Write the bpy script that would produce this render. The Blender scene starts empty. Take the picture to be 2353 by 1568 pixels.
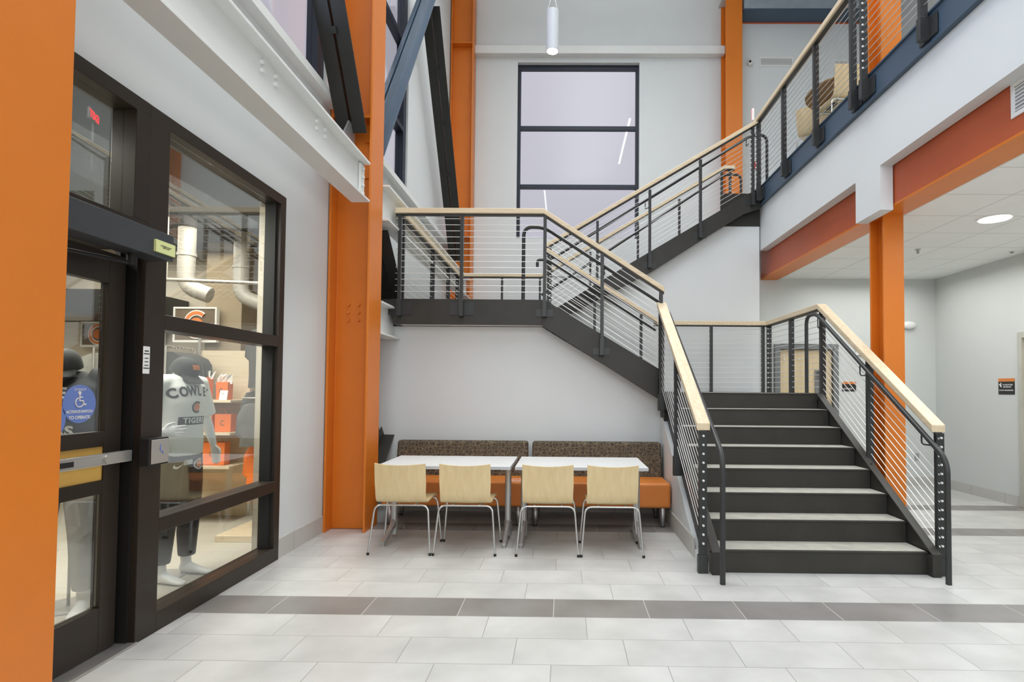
import bpy, math, random, re
from mathutils import Vector, Matrix
from mathutils.bvhtree import BVHTree
random.seed(7)
S = bpy.context.scene
COL = S.collection
R = math.radians

# ------------------------------------------------------------------ camera
cam_d = bpy.data.cameras.new('camera')
cam = bpy.data.objects.new('camera', cam_d)
COL.objects.link(cam)
FPX, PX, PY, EYE = 1279.6, 1284.2, 857.7, 1.4368
cam_d.sensor_width = 36.0
cam_d.lens = FPX / 2353 * 36
cam_d.shift_x = -(PX - 1176.5) / 2353
cam_d.shift_y = (PY - 784) / 2353
cam_d.clip_start = 0.05
a_, b_, c_ = 0.0302, -0.0081, 0.0099
Mr = Matrix.Rotation(c_, 3, 'Z') @ Matrix.Rotation(a_, 3, 'X') @ Matrix.Rotation(b_, 3, 'Y')
right, fwd, up = Mr.col[0], Mr.col[1], Mr.col[2]
m4 = Matrix.Identity(4)
for i in range(3):
    m4[i][0] = right[i]; m4[i][1] = up[i]; m4[i][2] = -fwd[i]
m4.translation = (0, 0, EYE)
cam.matrix_world = m4
S.camera = cam

# ------------------------------------------------------------------ world, exposure
w = bpy.data.worlds.new('dusk_sky'); S.world = w; w.use_nodes = True
wn = w.node_tree; wn.nodes.clear()
wo = wn.nodes.new('ShaderNodeOutputWorld'); bg = wn.nodes.new('ShaderNodeBackground')
tc = wn.nodes.new('ShaderNodeTexCoord'); sp = wn.nodes.new('ShaderNodeSeparateXYZ'); rp = wn.nodes.new('ShaderNodeValToRGB')
rp.color_ramp.elements[0].position = 0.0; rp.color_ramp.elements[0].color = (0.54, 0.54, 0.59, 1)
rp.color_ramp.elements[1].position = 0.7; rp.color_ramp.elements[1].color = (0.60, 0.585, 0.64, 1)
wn.links.new(tc.outputs['Generated'], sp.inputs[0]); wn.links.new(sp.outputs['Z'], rp.inputs[0])
wn.links.new(rp.outputs[0], bg.inputs[0]); wn.links.new(bg.outputs[0], wo.inputs[0])
bg.inputs[1].default_value = 1.0
S.view_settings.view_transform = 'Standard'
S.view_settings.look = 'None'
S.view_settings.gamma = 1.0
S.view_settings.exposure = 0.0
S.view_settings.use_curve_mapping = False
S.cycles.max_bounces = 10
S.cycles.diffuse_bounces = 5
S.cycles.glossy_bounces = 5
S.cycles.transparent_max_bounces = 16
S.cycles.use_denoising = True
S.cycles.sample_clamp_indirect = 6.0
S.cycles.caustics_reflective = False
S.cycles.caustics_refractive = False

def area(name, loc, size, energy, color=(1, .97, .92), rot=(0, 0, 0), spread=180):
    d = bpy.data.lights.new(name, 'AREA'); d.shape = 'RECTANGLE'; d.size, d.size_y = size
    d.energy = energy; d.color = color; d.spread = R(spread)
    o = bpy.data.objects.new(name, d); COL.objects.link(o); o.location = loc; o.rotation_euler = rot
    return o
# added soft area lights for the atrium, out of frame
NW = (.97, .985, 1.0)
area('atrium_fill', (0.4, 3.9, 10.05), (4.4, 4.0), 140, NW, spread=128)
area('atrium_fill', (0.4, 8.6, 10.05), (4.0, 3.0), 120, NW, spread=100)
area('ceiling_bounce_fill', (0.8, 4.5, 9.3), (2.0, 9.0), 300, NW, rot=(R(180), 0, 0))  # added light thrown up at the ceiling, its bounce brightens the far wall
area('atrium_fill', (0.6, -2.6, 10.05), (4.4, 4.0), 140, NW, spread=128)
area('atrium_fill', (1.2, -4.6, 4.2), (5.5, 4.0), 240, NW, rot=(R(78), 0, 0))  # added frontal fill behind the viewer, brightens the bench wall
area('daylight', (-2.30, 1.8, 6.6), (4.0, 6.0), 165, (.55, .74, 1.0), rot=(0, R(-90), 0))
area('balcony_light', (5.0, 4.5, 8.7), (2.5, 7.0), 90, NW)
area('hall_light', (4.6, 6.2, 3.17), (1.8, 4.6), 70, (.98, 1.0, .99), spread=165)
area('hall_light', (4.4, 0.5, 3.17), (1.6, 3.0), 60, NW)
area('shop_light', (-4.8, 4.2, 3.0), (2.4, 4.2), 130, (1, .92, .80))
area('shop_light', (-3.3, 3.9, 3.0), (0.8, 3.0), 120, (1, .95, .88))

# ------------------------------------------------------------------ materials
def nt(name):
    m = bpy.data.materials.new(name); m.use_nodes = True
    t = m.node_tree; b = t.nodes['Principled BSDF']
    return m, t, b
def mat(name, col, rough=.5, metal=0.0, noise=.06, scale=6.0, bump=0.0, bscale=200.0, emit=None, spec=.5, coat=0.0):
    m, t, b = nt(name)
    b.inputs['Roughness'].default_value = rough; b.inputs['Metallic'].default_value = metal
    b.inputs['Specular IOR Level'].default_value = spec
    if coat: b.inputs['Coat Weight'].default_value = coat
    c = t.nodes.new('ShaderNodeTexCoord'); n = t.nodes.new('ShaderNodeTexNoise'); n.inputs['Scale'].default_value = scale
    n.inputs['Detail'].default_value = 4
    t.links.new(c.outputs['Object'], n.inputs['Vector'])
    r = t.nodes.new('ShaderNodeValToRGB')
    r.color_ramp.elements[0].position = .3; r.color_ramp.elements[1].position = .7
    r.color_ramp.elements[0].color = tuple(x * (1 - noise) for x in col) + (1,)
    r.color_ramp.elements[1].color = tuple(min(1, x * (1 + noise)) for x in col) + (1,)
    t.links.new(n.outputs['Fac'], r.inputs[0]); t.links.new(r.outputs[0], b.inputs['Base Color'])
    if bump:
        n2 = t.nodes.new('ShaderNodeTexNoise'); n2.inputs['Scale'].default_value = bscale
        t.links.new(c.outputs['Object'], n2.inputs['Vector'])
        bp = t.nodes.new('ShaderNodeBump'); bp.inputs['Strength'].default_value = bump; bp.inputs['Distance'].default_value = .004
        t.links.new(n2.outputs['Fac'], bp.inputs['Height']); t.links.new(bp.outputs[0], b.inputs['Normal'])
    if emit:
        b.inputs['Emission Color'].default_value = (*emit[0], 1); b.inputs['Emission Strength'].default_value = emit[1]
    return m
def wood(name, c1, c2, axis='X', scale=1.0, rough=.42):
    m, t, b = nt(name); b.inputs['Roughness'].default_value = rough
    c = t.nodes.new('ShaderNodeTexCoord'); mp = t.nodes.new('ShaderNodeMapping')
    sc = {'X': (.9, 16, 16), 'Y': (16, .9, 16), 'Z': (16, 16, .9)}[axis]
    mp.inputs['Scale'].default_value = tuple(s * scale for s in sc)
    t.links.new(c.outputs['Object'], mp.inputs[0])
    n = t.nodes.new('ShaderNodeTexNoise'); n.inputs['Scale'].default_value = 3; n.inputs['Detail'].default_value = 8; n.inputs['Distortion'].default_value = .15
    t.links.new(mp.outputs[0], n.inputs['Vector'])
    r = t.nodes.new('ShaderNodeValToRGB'); r.color_ramp.elements[0].position = .3; r.color_ramp.elements[1].position = .72
    r.color_ramp.elements[0].color = (*c1, 1); r.color_ramp.elements[1].color = (*c2, 1)
    t.links.new(n.outputs['Fac'], r.inputs[0]); t.links.new(r.outputs[0], b.inputs['Base Color'])
    return m
def math_n(t, op, a, b=None, c=None):
    n = t.nodes.new('ShaderNodeMath'); n.operation = op
    for i, v in enumerate((a, b, c)):
        if v is None: continue
        if isinstance(v, (int, float)): n.inputs[i].default_value = v
        else: t.links.new(v, n.inputs[i])
    return n.outputs[0]
def mixc(t, f, a, b):
    n = t.nodes.new('ShaderNodeMix'); n.data_type = 'RGBA'
    for i, v in ((0, f), (6, a), (7, b)):
        if isinstance(v, (int, float)): n.inputs[i].default_value = v
        elif isinstance(v, tuple): n.inputs[i].default_value = (*v, 1)
        else: t.links.new(v, n.inputs[i])
    return n.outputs[2]
def floor_mat():
    # porcelain planks 0.61 x 0.305 m in third bond, dark accent courses
    m, t, b = nt('floor_tile')
    g = t.nodes.new('ShaderNodeNewGeometry'); s = t.nodes.new('ShaderNodeSeparateXYZ')
    t.links.new(g.outputs['Position'], s.inputs[0]); X, Y = s.outputs[0], s.outputs[1]
    v = math_n(t, 'DIVIDE', math_n(t, 'SUBTRACT', 3.8674, Y), .305)
    row = math_n(t, 'FLOOR', v); fv = math_n(t, 'SUBTRACT', v, row)
    u = math_n(t, 'SUBTRACT', math_n(t, 'DIVIDE', math_n(t, 'ADD', X, 1.2783), .61), math_n(t, 'DIVIDE', row, 3.0))
    cl = math_n(t, 'FLOOR', u); fu = math_n(t, 'SUBTRACT', u, cl)
    du = math_n(t, 'MULTIPLY', math_n(t, 'MINIMUM', fu, math_n(t, 'SUBTRACT', 1.0, fu)), .61)
    dv = math_n(t, 'MULTIPLY', math_n(t, 'MINIMUM', fv, math_n(t, 'SUBTRACT', 1.0, fv)), .305)
    grout = math_n(t, 'LESS_THAN', math_n(t, 'MINIMUM', du, dv), .0022)
    dark = None
    for rr in (0, -7, -11):
        d = math_n(t, 'LESS_THAN', math_n(t, 'ABSOLUTE', math_n(t, 'SUBTRACT', row, rr)), .5)
        dark = d if dark is None else math_n(t, 'ADD', dark, d)
    cmb = t.nodes.new('ShaderNodeCombineXYZ'); t.links.new(row, cmb.inputs[0]); t.links.new(cl, cmb.inputs[1])
    wn_ = t.nodes.new('ShaderNodeTexWhiteNoise'); t.links.new(cmb.outputs[0], wn_.inputs['Vector'])
    no = t.nodes.new('ShaderNodeTexNoise'); no.inputs['Scale'].default_value = 2.6; no.inputs['Detail'].default_value = 7
    mp = t.nodes.new('ShaderNodeVectorMath'); mp.operation = 'ADD'
    t.links.new(g.outputs['Position'], mp.inputs[0])
    sc = t.nodes.new('ShaderNodeVectorMath'); sc.operation = 'SCALE'; sc.inputs['Scale'].default_value = 9.0
    t.links.new(wn_.outputs['Color'], sc.inputs[0]); t.links.new(sc.outputs[0], mp.inputs[1]); t.links.new(mp.outputs[0], no.inputs['Vector'])
    rl = t.nodes.new('ShaderNodeValToRGB'); rl.color_ramp.elements[0].position = .32; rl.color_ramp.elements[1].position = .7
    rl.color_ramp.elements[0].color = (.44, .44, .422, 1); rl.color_ramp.elements[1].color = (.565, .565, .545, 1)
    rd = t.nodes.new('ShaderNodeValToRGB'); rd.color_ramp.elements[0].position = .32; rd.color_ramp.elements[1].position = .7
    rd.color_ramp.elements[0].color = (.19, .18, .168, 1); rd.color_ramp.elements[1].color = (.255, .245, .235, 1)
    t.links.new(no.outputs['Fac'], rl.inputs[0]); t.links.new(no.outputs['Fac'], rd.inputs[0])
    base = mixc(t, dark, rl.outputs[0], rd.outputs[0])
    gc = mixc(t, dark, (.27, .265, .25), (.52, .51, .49))
    t.links.new(mixc(t, grout, base, gc), b.inputs['Base Color'])
    b.inputs['Roughness'].default_value = .34; b.inputs['Specular IOR Level'].default_value = .4
    bp = t.nodes.new('ShaderNodeBump'); bp.inputs['Strength'].default_value = .25; bp.inputs['Distance'].default_value = .002; bp.invert = True
    t.links.new(grout, bp.inputs['Height']); t.links.new(bp.outputs[0], b.inputs['Normal'])
    return m
def grid_mat(name, base, line, px, py, wdt, offx=0.0, offy=0.0, axes=(0, 1), rough=.7):
    m, t, b = nt(name)
    g = t.nodes.new('ShaderNodeNewGeometry'); s = t.nodes.new('ShaderNodeSeparateXYZ'); t.links.new(g.outputs['Position'], s.inputs[0])
    out = None
    for ax, p, off in ((axes[0], px, offx), (axes[1], py, offy)):
        if not p: continue
        v = math_n(t, 'DIVIDE', math_n(t, 'SUBTRACT', s.outputs[ax], off), p)
        f = math_n(t, 'FRACT', v)
        d = math_n(t, 'MULTIPLY', math_n(t, 'MINIMUM', f, math_n(t, 'SUBTRACT', 1.0, f)), p)
        l = math_n(t, 'LESS_THAN', d, wdt)
        out = l if out is None else math_n(t, 'MAXIMUM', out, l)
    n = t.nodes.new('ShaderNodeTexNoise'); n.inputs['Scale'].default_value = 3; t.links.new(g.outputs['Position'], n.inputs['Vector'])
    bb = mixc(t, math_n(t, 'MULTIPLY', n.outputs['Fac'], .5), base, tuple(x * .86 for x in base))
    t.links.new(mixc(t, out, bb, line), b.inputs['Base Color']); b.inputs['Roughness'].default_value = rough
    return m
def glass_mat(name, tint=(.93, .96, .95), f0=.05):
    m = bpy.data.materials.new(name); m.use_nodes = True; t = m.node_tree; t.nodes.clear()
    o = t.nodes.new('ShaderNodeOutputMaterial'); tr = t.nodes.new('ShaderNodeBsdfTransparent'); gl = t.nodes.new('ShaderNodeBsdfGlossy')
    tr.inputs[0].default_value = (*tint, 1); gl.inputs['Roughness'].default_value = 0.0; gl.inputs[0].default_value = (.95, .97, 1, 1)
    g = t.nodes.new('ShaderNodeNewGeometry'); dt = t.nodes.new('ShaderNodeVectorMath'); dt.operation = 'DOT_PRODUCT'
    t.links.new(g.outputs['Normal'], dt.inputs[0]); t.links.new(g.outputs['Incoming'], dt.inputs[1])
    c = math_n(t, 'ABSOLUTE', dt.outputs['Value'])          # Schlick reflectance, the same from both sides of a pane
    p5 = math_n(t, 'POWER', math_n(t, 'SUBTRACT', 1.0, c), 5.0)
    fac = math_n(t, 'ADD', f0, math_n(t, 'MULTIPLY', p5, 1 - f0))
    mx = t.nodes.new('ShaderNodeMixShader')
    t.links.new(fac, mx.inputs[0]); t.links.new(tr.outputs[0], mx.inputs[1]); t.links.new(gl.outputs[0], mx.inputs[2])
    t.links.new(mx.outputs[0], o.inputs[0])
    return m
def fabric_mat():
    m, t, b = nt('bench_pattern_fabric'); b.inputs['Roughness'].default_value = .9
    c = t.nodes.new('ShaderNodeTexCoord'); out = None
    for sc, th, seed in ((24, .045, 0), (15, .028, 3.7), (9, .018, 9.1)):
        mp = t.nodes.new('ShaderNodeMapping'); mp.inputs['Location'].default_value = (seed, seed * 2, seed)
        mp.inputs['Scale'].default_value = (1, .2, 1)
        v = t.nodes.new('ShaderNodeTexVoronoi'); v.feature = 'DISTANCE_TO_EDGE'; v.inputs['Scale'].default_value = sc; v.inputs['Randomness'].default_value = .75
        t.links.new(c.outputs['Object'], mp.inputs[0]); t.links.new(mp.outputs[0], v.inputs['Vector'])
        l = math_n(t, 'LESS_THAN', v.outputs['Distance'], th)
        out = l if out is None else math_n(t, 'MAXIMUM', out, l)
    t.links.new(mixc(t, out, (.060, .046, .032), (.17, .135, .085)), b.inputs['Base Color'])
    return m

M = dict(
    wall=mat('wall_paint', (.675, .70, .70), .75, noise=.015, scale=1.5, bump=.05, bscale=300),
    wallhall=mat('hall_paint', (.60, .62, .60), .75, noise=.015, scale=1.5),
    shopwall=mat('shop_paint', (.66, .60, .50), .8, noise=.03, scale=2),
    shopceil=mat('dark_shop_ceiling', (.06, .06, .058), .8),
    shopbrown=mat('shop_pier_shaded_brown', (.36, .29, .20), .8, noise=.04),  # brown of the pier with the shade on it mixed into the colour
    white=mat('white_steel_paint', (.74, .75, .73), .45, noise=.02, scale=3),
    orange=mat('orange_steel_paint', (.68, .185, .014), .38, noise=.04, scale=2.5, bump=.12, bscale=60),
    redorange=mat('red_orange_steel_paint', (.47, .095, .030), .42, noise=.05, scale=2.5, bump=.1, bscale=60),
    dark=mat('dark_bronze_steel', (.034, .032, .027), .45, noise=.12, scale=5, bump=.04, spec=.35),
    darkrail=mat('charcoal_rail_steel', (.032, .033, .033), .38, noise=.1, scale=8, spec=.4),
    slateface=mat('slate_lit_face', (.30, .35, .39), .5),  # slate beam face made paler, the light on it put into the colour
    navy=mat('slate_blue_steel', (.05, .085, .128), .4, noise=.06, scale=3),
    black=mat('black_brace_steel', (.022, .021, .018), .45, noise=.08, spec=.35),
    bronze=mat('bronze_aluminium', (.032, .024, .018), .38, noise=.08, scale=4, spec=.32),
    alu=mat('grey_aluminium_header', (.065, .072, .080), .35, noise=.05, metal=.3),
    gasket=mat('black_gasket', (.008, .008, .008), .6),
    railwood=wood('pale_ash_rail', (.60, .48, .31), (.74, .62, .44), 'X', .8),
    railwoodY=wood('pale_ash_rail_deep', (.60, .48, .31), (.74, .62, .44), 'Y', .8),
    chairwood=wood('birch_plywood', (.68, .52, .28), (.76, .61, .36), 'Z', .6, .38),
    edgewood=mat('plywood_edge', (.50, .33, .16), .5),
    chrome=mat('silver_tube', (.62, .62, .62), .22, metal=.85, noise=.02),
    castalu=mat('cast_aluminium', (.50, .50, .50), .35, metal=.7, noise=.04),
    steel=mat('brushed_steel', (.55, .54, .52), .35, metal=.8, noise=.03),
    cable=mat('steel_cable', (.78, .78, .76), .35, metal=.35, noise=.02),
    tabletop=mat('white_laminate', (.70, .71, .70), .3, noise=.03, scale=4),
    tableedge=mat('grey_laminate_edge', (.48, .50, .54), .4),
    vinyl=mat('orange_vinyl', (.68, .215, .035), .40, noise=.05, scale=4, bump=.06, bscale=120),
    fabric=fabric_mat(),
    conc=mat('tread_concrete', (.38, .37, .32), .8, noise=.12, scale=9, bump=.15, bscale=90),
    floor=floor_mat(),
    tilebase=grid_mat('base_tile', (.53, .52, .49), (.36, .35, .33), .305, .61, .0045, axes=(0, 1), offy=.08),
    ceilgrid=grid_mat('ceiling_tile', (.93, .94, .92), (.66, .67, .65), .61, .61, .007, offx=3.4, offy=.1),
    shopfloor=grid_mat('shop_floor', (.46, .43, .36), (.34, .32, .27), .61, .305, .003),
    glass=glass_mat('storefront_glass', (.96, .985, .97), .11),
    winglass=glass_mat('window_glass', (.98, .98, 1), .02),
    winframe=mat('navy_window_frame', (.006, .013, .026), .45, noise=.06),
    birchdoor=wood('birch_door', (.60, .47, .28), (.68, .55, .35), 'Z', .5, .5),
    doorframe=mat('grey_door_frame', (.17, .18, .18), .5),
    tanframe=mat('tan_door_frame', (.48, .48, .42), .5),
    signblack=mat('sign_black', (.018, .018, .018), .4),
    signorange=mat('sign_orange', (.68, .22, .05), .4),
    whitep=mat('white_plastic', (.78, .78, .76), .4, noise=.01),
    pendantgrey=mat('pendant_satin', (.55, .57, .60), .4, noise=.01),
    greyp=mat('grey_plastic', (.34, .35, .35), .5),
    letter=mat('letter_white', (.85, .85, .83), .6, noise=0),
    blue=mat('decal_blue', (.16, .25, .62), .45, noise=.02),
    yellow=mat('decal_yellow', (.78, .82, .38), .5, noise=.02),
    yellowp=mat('yellow_infill', (.70, .43, .10), .4, noise=.04),
    red=mat('exit_red', (.8, .03, .03), .5, emit=((1, .04, .05), 6)),
    lamp=mat('lamp_lens', (1, 1, 1), .5, emit=((1, .97, .9), 9)),
    lampbig=mat('strip_lens', (1, 1, 1), .5, emit=((1, .95, .86), 12)),
    manne=mat('mannequin_white', (.80, .80, .80), .35, noise=.01),
    tee=mat('white_tee', (.84, .85, .82), .9, noise=.03, bump=.3, bscale=30),
    jersey=mat('black_jersey', (.020, .024, .024), .8, noise=.1, bump=.3, bscale=30),
    pants=mat('black_pants', (.016, .016, .016), .8, noise=.1),
    greypants=mat('grey_sweatpants', (.44, .44, .43), .9, noise=.06, bump=.4, bscale=25),
    capm=mat('charcoal_cap', (.035, .037, .035), .85, noise=.08),
    print_=mat('print_charcoal', (.035, .04, .04), .9),
    printw=mat('print_white', (.8, .8, .78), .9),
    bag=mat('orange_paper', (.82, .19, .03), .7, noise=.04),
    tissue=mat('tissue_paper', (.82, .82, .80), .9),
    greycloth=mat('grey_garment', (.34, .34, .32), .9, noise=.1, scale=12, bump=.5, bscale=25),
    midcloth=mat('mid_grey_garment', (.13, .13, .125), .9, noise=.15, scale=12, bump=.5, bscale=25),
    darkcloth=mat('dark_garment', (.07, .07, .065), .9, noise=.15, scale=12, bump=.5, bscale=25),
    orangecloth=mat('orange_garment', (.80, .18, .03), .85, noise=.08, scale=12),
    shelf=wood('pale_shelf', (.62, .52, .36), (.72, .62, .46), 'X'),
    brownpanel=mat('brown_panel', (.16, .12, .085), .6, noise=.06),
    duct=mat('white_duct', (.32, .30, .265), .45, noise=.02),
    pipe=mat('grey_pipe', (.30, .28, .24), .4, metal=.5),
    tabunder=mat('round_table_brown', (.26, .14, .05), .5),
    logoorange=mat('logo_orange', (.72, .22, .06), .6),
)

# ------------------------------------------------------------------ mesh builder
class MB:
    def __init__(s): s.v = []; s.f = []; s.sm = []
    def add(s, vs, fs, smooth=False):
        o = len(s.v); s.v += [Vector(p) for p in vs]
        s.f += [[o + i for i in f] for f in fs]; s.sm += [smooth] * len(fs); return s
    def box(s, x0, x1, y0, y1, z0, z1):
        vs = [(x, y, z) for z in (z0, z1) for y in (y0, y1) for x in (x0, x1)]
        return s.add(vs, [(0, 2, 3, 1), (4, 5, 7, 6), (0, 1, 5, 4), (2, 6, 7, 3), (0, 4, 6, 2), (1, 3, 7, 5)])
    def sweep(s, prof, p0, p1, u, v, smooth=False):
        p0, p1, u, v = map(Vector, (p0, p1, u, v)); n = len(prof)
        vs = [p + u * a + v * b for p in (p0, p1) for a, b in prof]
        fs = [(i, (i + 1) % n, n + (i + 1) % n, n + i) for i in range(n)]
        s.add(vs, fs, smooth); s.add(vs, [tuple(range(n))[::-1], tuple(range(n, 2 * n))]); return s
    def prism(s, poly, axis, a, b):
        # poly in the two remaining axes (in xyz order), extruded along axis from a to b
        def P(p, t):
            q = list(p); q.insert(axis, t); return tuple(q)
        n = len(poly); vs = [P(p, a) for p in poly] + [P(p, b) for p in poly]
        fs = [(i, (i + 1) % n, n + (i + 1) % n, n + i) for i in range(n)] + [tuple(range(n))[::-1], tuple(range(n, 2 * n))]
        return s.add(vs, fs)
    def loft(s, pts, rad, n=16, ref=None, caps=True, close=False):
        # pts: centres; rad: r or (ru, rv) ; smooth tube
        pts = [Vector(p) for p in pts]; rings = []; N = len(pts); last = None
        for i, p in enumerate(pts):
            if i == 0: t = pts[1] - p
            elif i == N - 1: t = p - pts[i - 1]
            else: t = (pts[i + 1] - p).normalized() + (p - pts[i - 1]).normalized()
            t.normalize()
            if ref is not None: u = Vector(ref)
            elif last is not None: u = last
            else: u = Vector((0, 0, 1)) if abs(t.z) < .9 else Vector((1, 0, 0))
            u = (u - t * u.dot(t)).normalized(); vv = t.cross(u); last = u
            r = rad[i] if isinstance(rad, (list, tuple)) else rad
            ru, rv = r if isinstance(r, (list, tuple)) else (r, r)
            rings.append([p + u * math.cos(2 * math.pi * k / n) * ru + vv * math.sin(2 * math.pi * k / n) * rv for k in range(n)])
        vs = [q for r_ in rings for q in r_]
        fs = [(i * n + k, i * n + (k + 1) % n, (i + 1) * n + (k + 1) % n, (i + 1) * n + k) for i in range(N - 1) for k in range(n)]
        s.add(vs, fs, True)
        if caps: s.add(vs, [tuple(range(n))[::-1], tuple(range((N - 1) * n, N * n))])
        return s
    def cyl(s, p0, p1, r, n=16): return s.loft([p0, p1], r, n)
    def ball(s, c, r, n=12, sc=(1, 1, 1)):
        c = Vector(c); m = n // 2; vs = [c + Vector((0, 0, r * sc[2]))]
        for i in range(1, m):
            th = math.pi * i / m
            vs += [c + Vector((r * sc[0] * math.sin(th) * math.cos(2 * math.pi * k / n), r * sc[1] * math.sin(th) * math.sin(2 * math.pi * k / n), r * sc[2] * math.cos(th))) for k in range(n)]
        vs.append(c - Vector((0, 0, r * sc[2]))); L = len(vs) - 1
        fs = [(0, 1 + k, 1 + (k + 1) % n) for k in range(n)]
        for i in range(m - 2): fs += [(1 + i * n + k, 1 + (i + 1) * n + k, 1 + (i + 1) * n + (k + 1) % n, 1 + i * n + (k + 1) % n) for k in range(n)]
        fs += [(L, 1 + (m - 2) * n + (k + 1) % n, 1 + (m - 2) * n + k) for k in range(n)]
        return s.add(vs, fs, True)
    def build(s, name, m, parent=None, bevel=0.0, seg=2):
        me = bpy.data.meshes.new(name)
        me.from_pydata([tuple(v) for v in s.v], [], s.f)
        for p, q in zip(me.polygons, s.sm): p.use_smooth = q
        me.materials.append(M[m] if isinstance(m, str) else m)
        me.validate(); me.update()
        fix_normals(me)
        o = bpy.data.objects.new(name, me); COL.objects.link(o)
        if parent: o.parent = parent
        if bevel:
            b = o.modifiers.new('bevel', 'BEVEL'); b.width = bevel; b.segments = seg; b.limit_method = 'ANGLE'; b.angle_limit = R(40)
        return o
import bmesh
def fix_normals(me):
    bm = bmesh.new(); bm.from_mesh(me)
    bmesh.ops.remove_doubles(bm, verts=bm.verts, dist=1e-6)
    bmesh.ops.recalc_face_normals(bm, faces=bm.faces)
    for e in bm.edges:
        if len(e.link_faces) == 2 and e.calc_face_angle(0) > R(38): e.smooth = False
    bm.to_mesh(me); bm.free()
def fillet(pts, r, n=6):
    pts = [Vector(p) for p in pts]; out = [pts[0]]
    for i in range(1, len(pts) - 1):
        a, b, c = pts[i - 1], pts[i], pts[i + 1]
        d1 = (a - b); d2 = (c - b); k = min(r, d1.length * .49, d2.length * .49)
        p, q = b + d1.normalized() * k, b + d2.normalized() * k
        for j in range(n + 1):
            t = j / n; out.append(p * (1 - t) ** 2 + b * 2 * t * (1 - t) + q * t * t)
    out.append(pts[-1]); return out
def mitre(prof, pts):
    """sweep prof (u horizontal, v vertical) along a polyline with plumb mitred corners"""
    pts = [Vector(p) for p in pts]; mb = MB(); n = len(prof); rings = []
    for i, p in enumerate(pts):
        def hn(d):
            h = Vector((d.x, d.y, 0)).normalized(); return Vector((h.y, -h.x, 0))
        if i == 0: u = hn(pts[1] - p)
        elif i == len(pts) - 1: u = hn(p - pts[i - 1])
        else:
            a, b = hn(p - pts[i - 1]), hn(pts[i + 1] - p); h = (a + b)
            u = h / max(.2, h.dot(a))
        rings.append([p + u * q[0] + Vector((0, 0, q[1])) for q in prof])
    vs = [q for r_ in rings for q in r_]
    fs = [(i * n + k, i * n + (k + 1) % n, (i + 1) * n + (k + 1) % n, (i + 1) * n + k) for i in range(len(pts) - 1) for k in range(n)]
    fs += [tuple(range(n))[::-1], tuple(range((len(pts) - 1) * n, len(pts) * n))]
    return mb.add(vs, fs)
def rectp(w_, h0, h1): return [(-w_ / 2, h0), (w_ / 2, h0), (w_ / 2, h1), (-w_ / 2, h1)]

def tag(o, label=None, cat=None, group=None, kind=None):
    if label: o['label'] = label
    if cat: o['category'] = cat
    if group: o['group'] = group
    if kind: o['kind'] = kind
    return o
def thing(name, label, cat, loc=(0, 0, 0), rz=0.0, group=None):
    o = bpy.data.objects.new(name, None); COL.objects.link(o); o.empty_display_size = .1
    o.location = loc; o.rotation_euler = (0, 0, rz); return tag(o, label, cat, group)
def struct(name, mb, m, label=None, cat=None, parent=None, bevel=0):
    o = mb.build(name, m, parent, bevel)
    if not parent: tag(o, label or name.replace('_', ' '), cat or name.split('_')[0], kind='structure')
    return o
def copy_tree(o, parent=None):
    c = o.copy(); COL.objects.link(c)
    if parent: c.parent = parent
    for ch in list(o.children): copy_tree(ch, c)
    return c
def text_mesh(txt, size, m, name='lettering', spacing=1.0, offset=0.0, depth=.0005):
    cu = bpy.data.curves.new('t', 'FONT'); cu.body = txt; cu.size = size; cu.align_x = 'CENTER'; cu.align_y = 'CENTER'
    cu.space_character = spacing; cu.offset = offset; cu.extrude = depth; cu.resolution_u = 3
    ob = bpy.data.objects.new('t', cu); COL.objects.link(ob)
    dg = bpy.context.evaluated_depsgraph_get(); me = bpy.data.meshes.new_from_object(ob.evaluated_get(dg))
    bpy.data.objects.remove(ob); bpy.data.curves.remove(cu)
    me.materials.clear(); me.materials.append(M[m])
    o = bpy.data.objects.new(name, me); COL.objects.link(o); return o
def place_text(txt, size, m, loc, xdir, ydir, parent=None, name='lettering', xs=1.0, **k):
    o = text_mesh(txt, size, m, name, **k)
    if xs != 1: o.data.transform(Matrix.Diagonal((xs, 1, 1, 1)))
    x = Vector(xdir).normalized(); y = Vector(ydir).normalized(); z = x.cross(y)
    mt = Matrix((( x.x, y.x, z.x, loc[0]), (x.y, y.y, z.y, loc[1]), (x.z, y.z, z.z, loc[2]), (0, 0, 0, 1)))
    o.data.transform(mt)
    if parent:
        o.data.transform(parent.matrix_basis.inverted() if parent.parent is None else Matrix.Identity(4)); o.parent = parent
    return o

XW = -2.40      # left wall plane
YB = 11.6       # far wall plane
# ================================================================== SETTING
struct('floor', MB().box(XW - .02, 6.9, -5, YB + .2, -.12, 0), 'floor', 'light grey porcelain tile floor with dark accent courses', 'floor')
struct('floor_shop', MB().box(-8.0, XW - .02, .4, 8.2, -.12, 0), 'shopfloor', 'beige tiled shop floor behind the storefront glass', 'floor')
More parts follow.
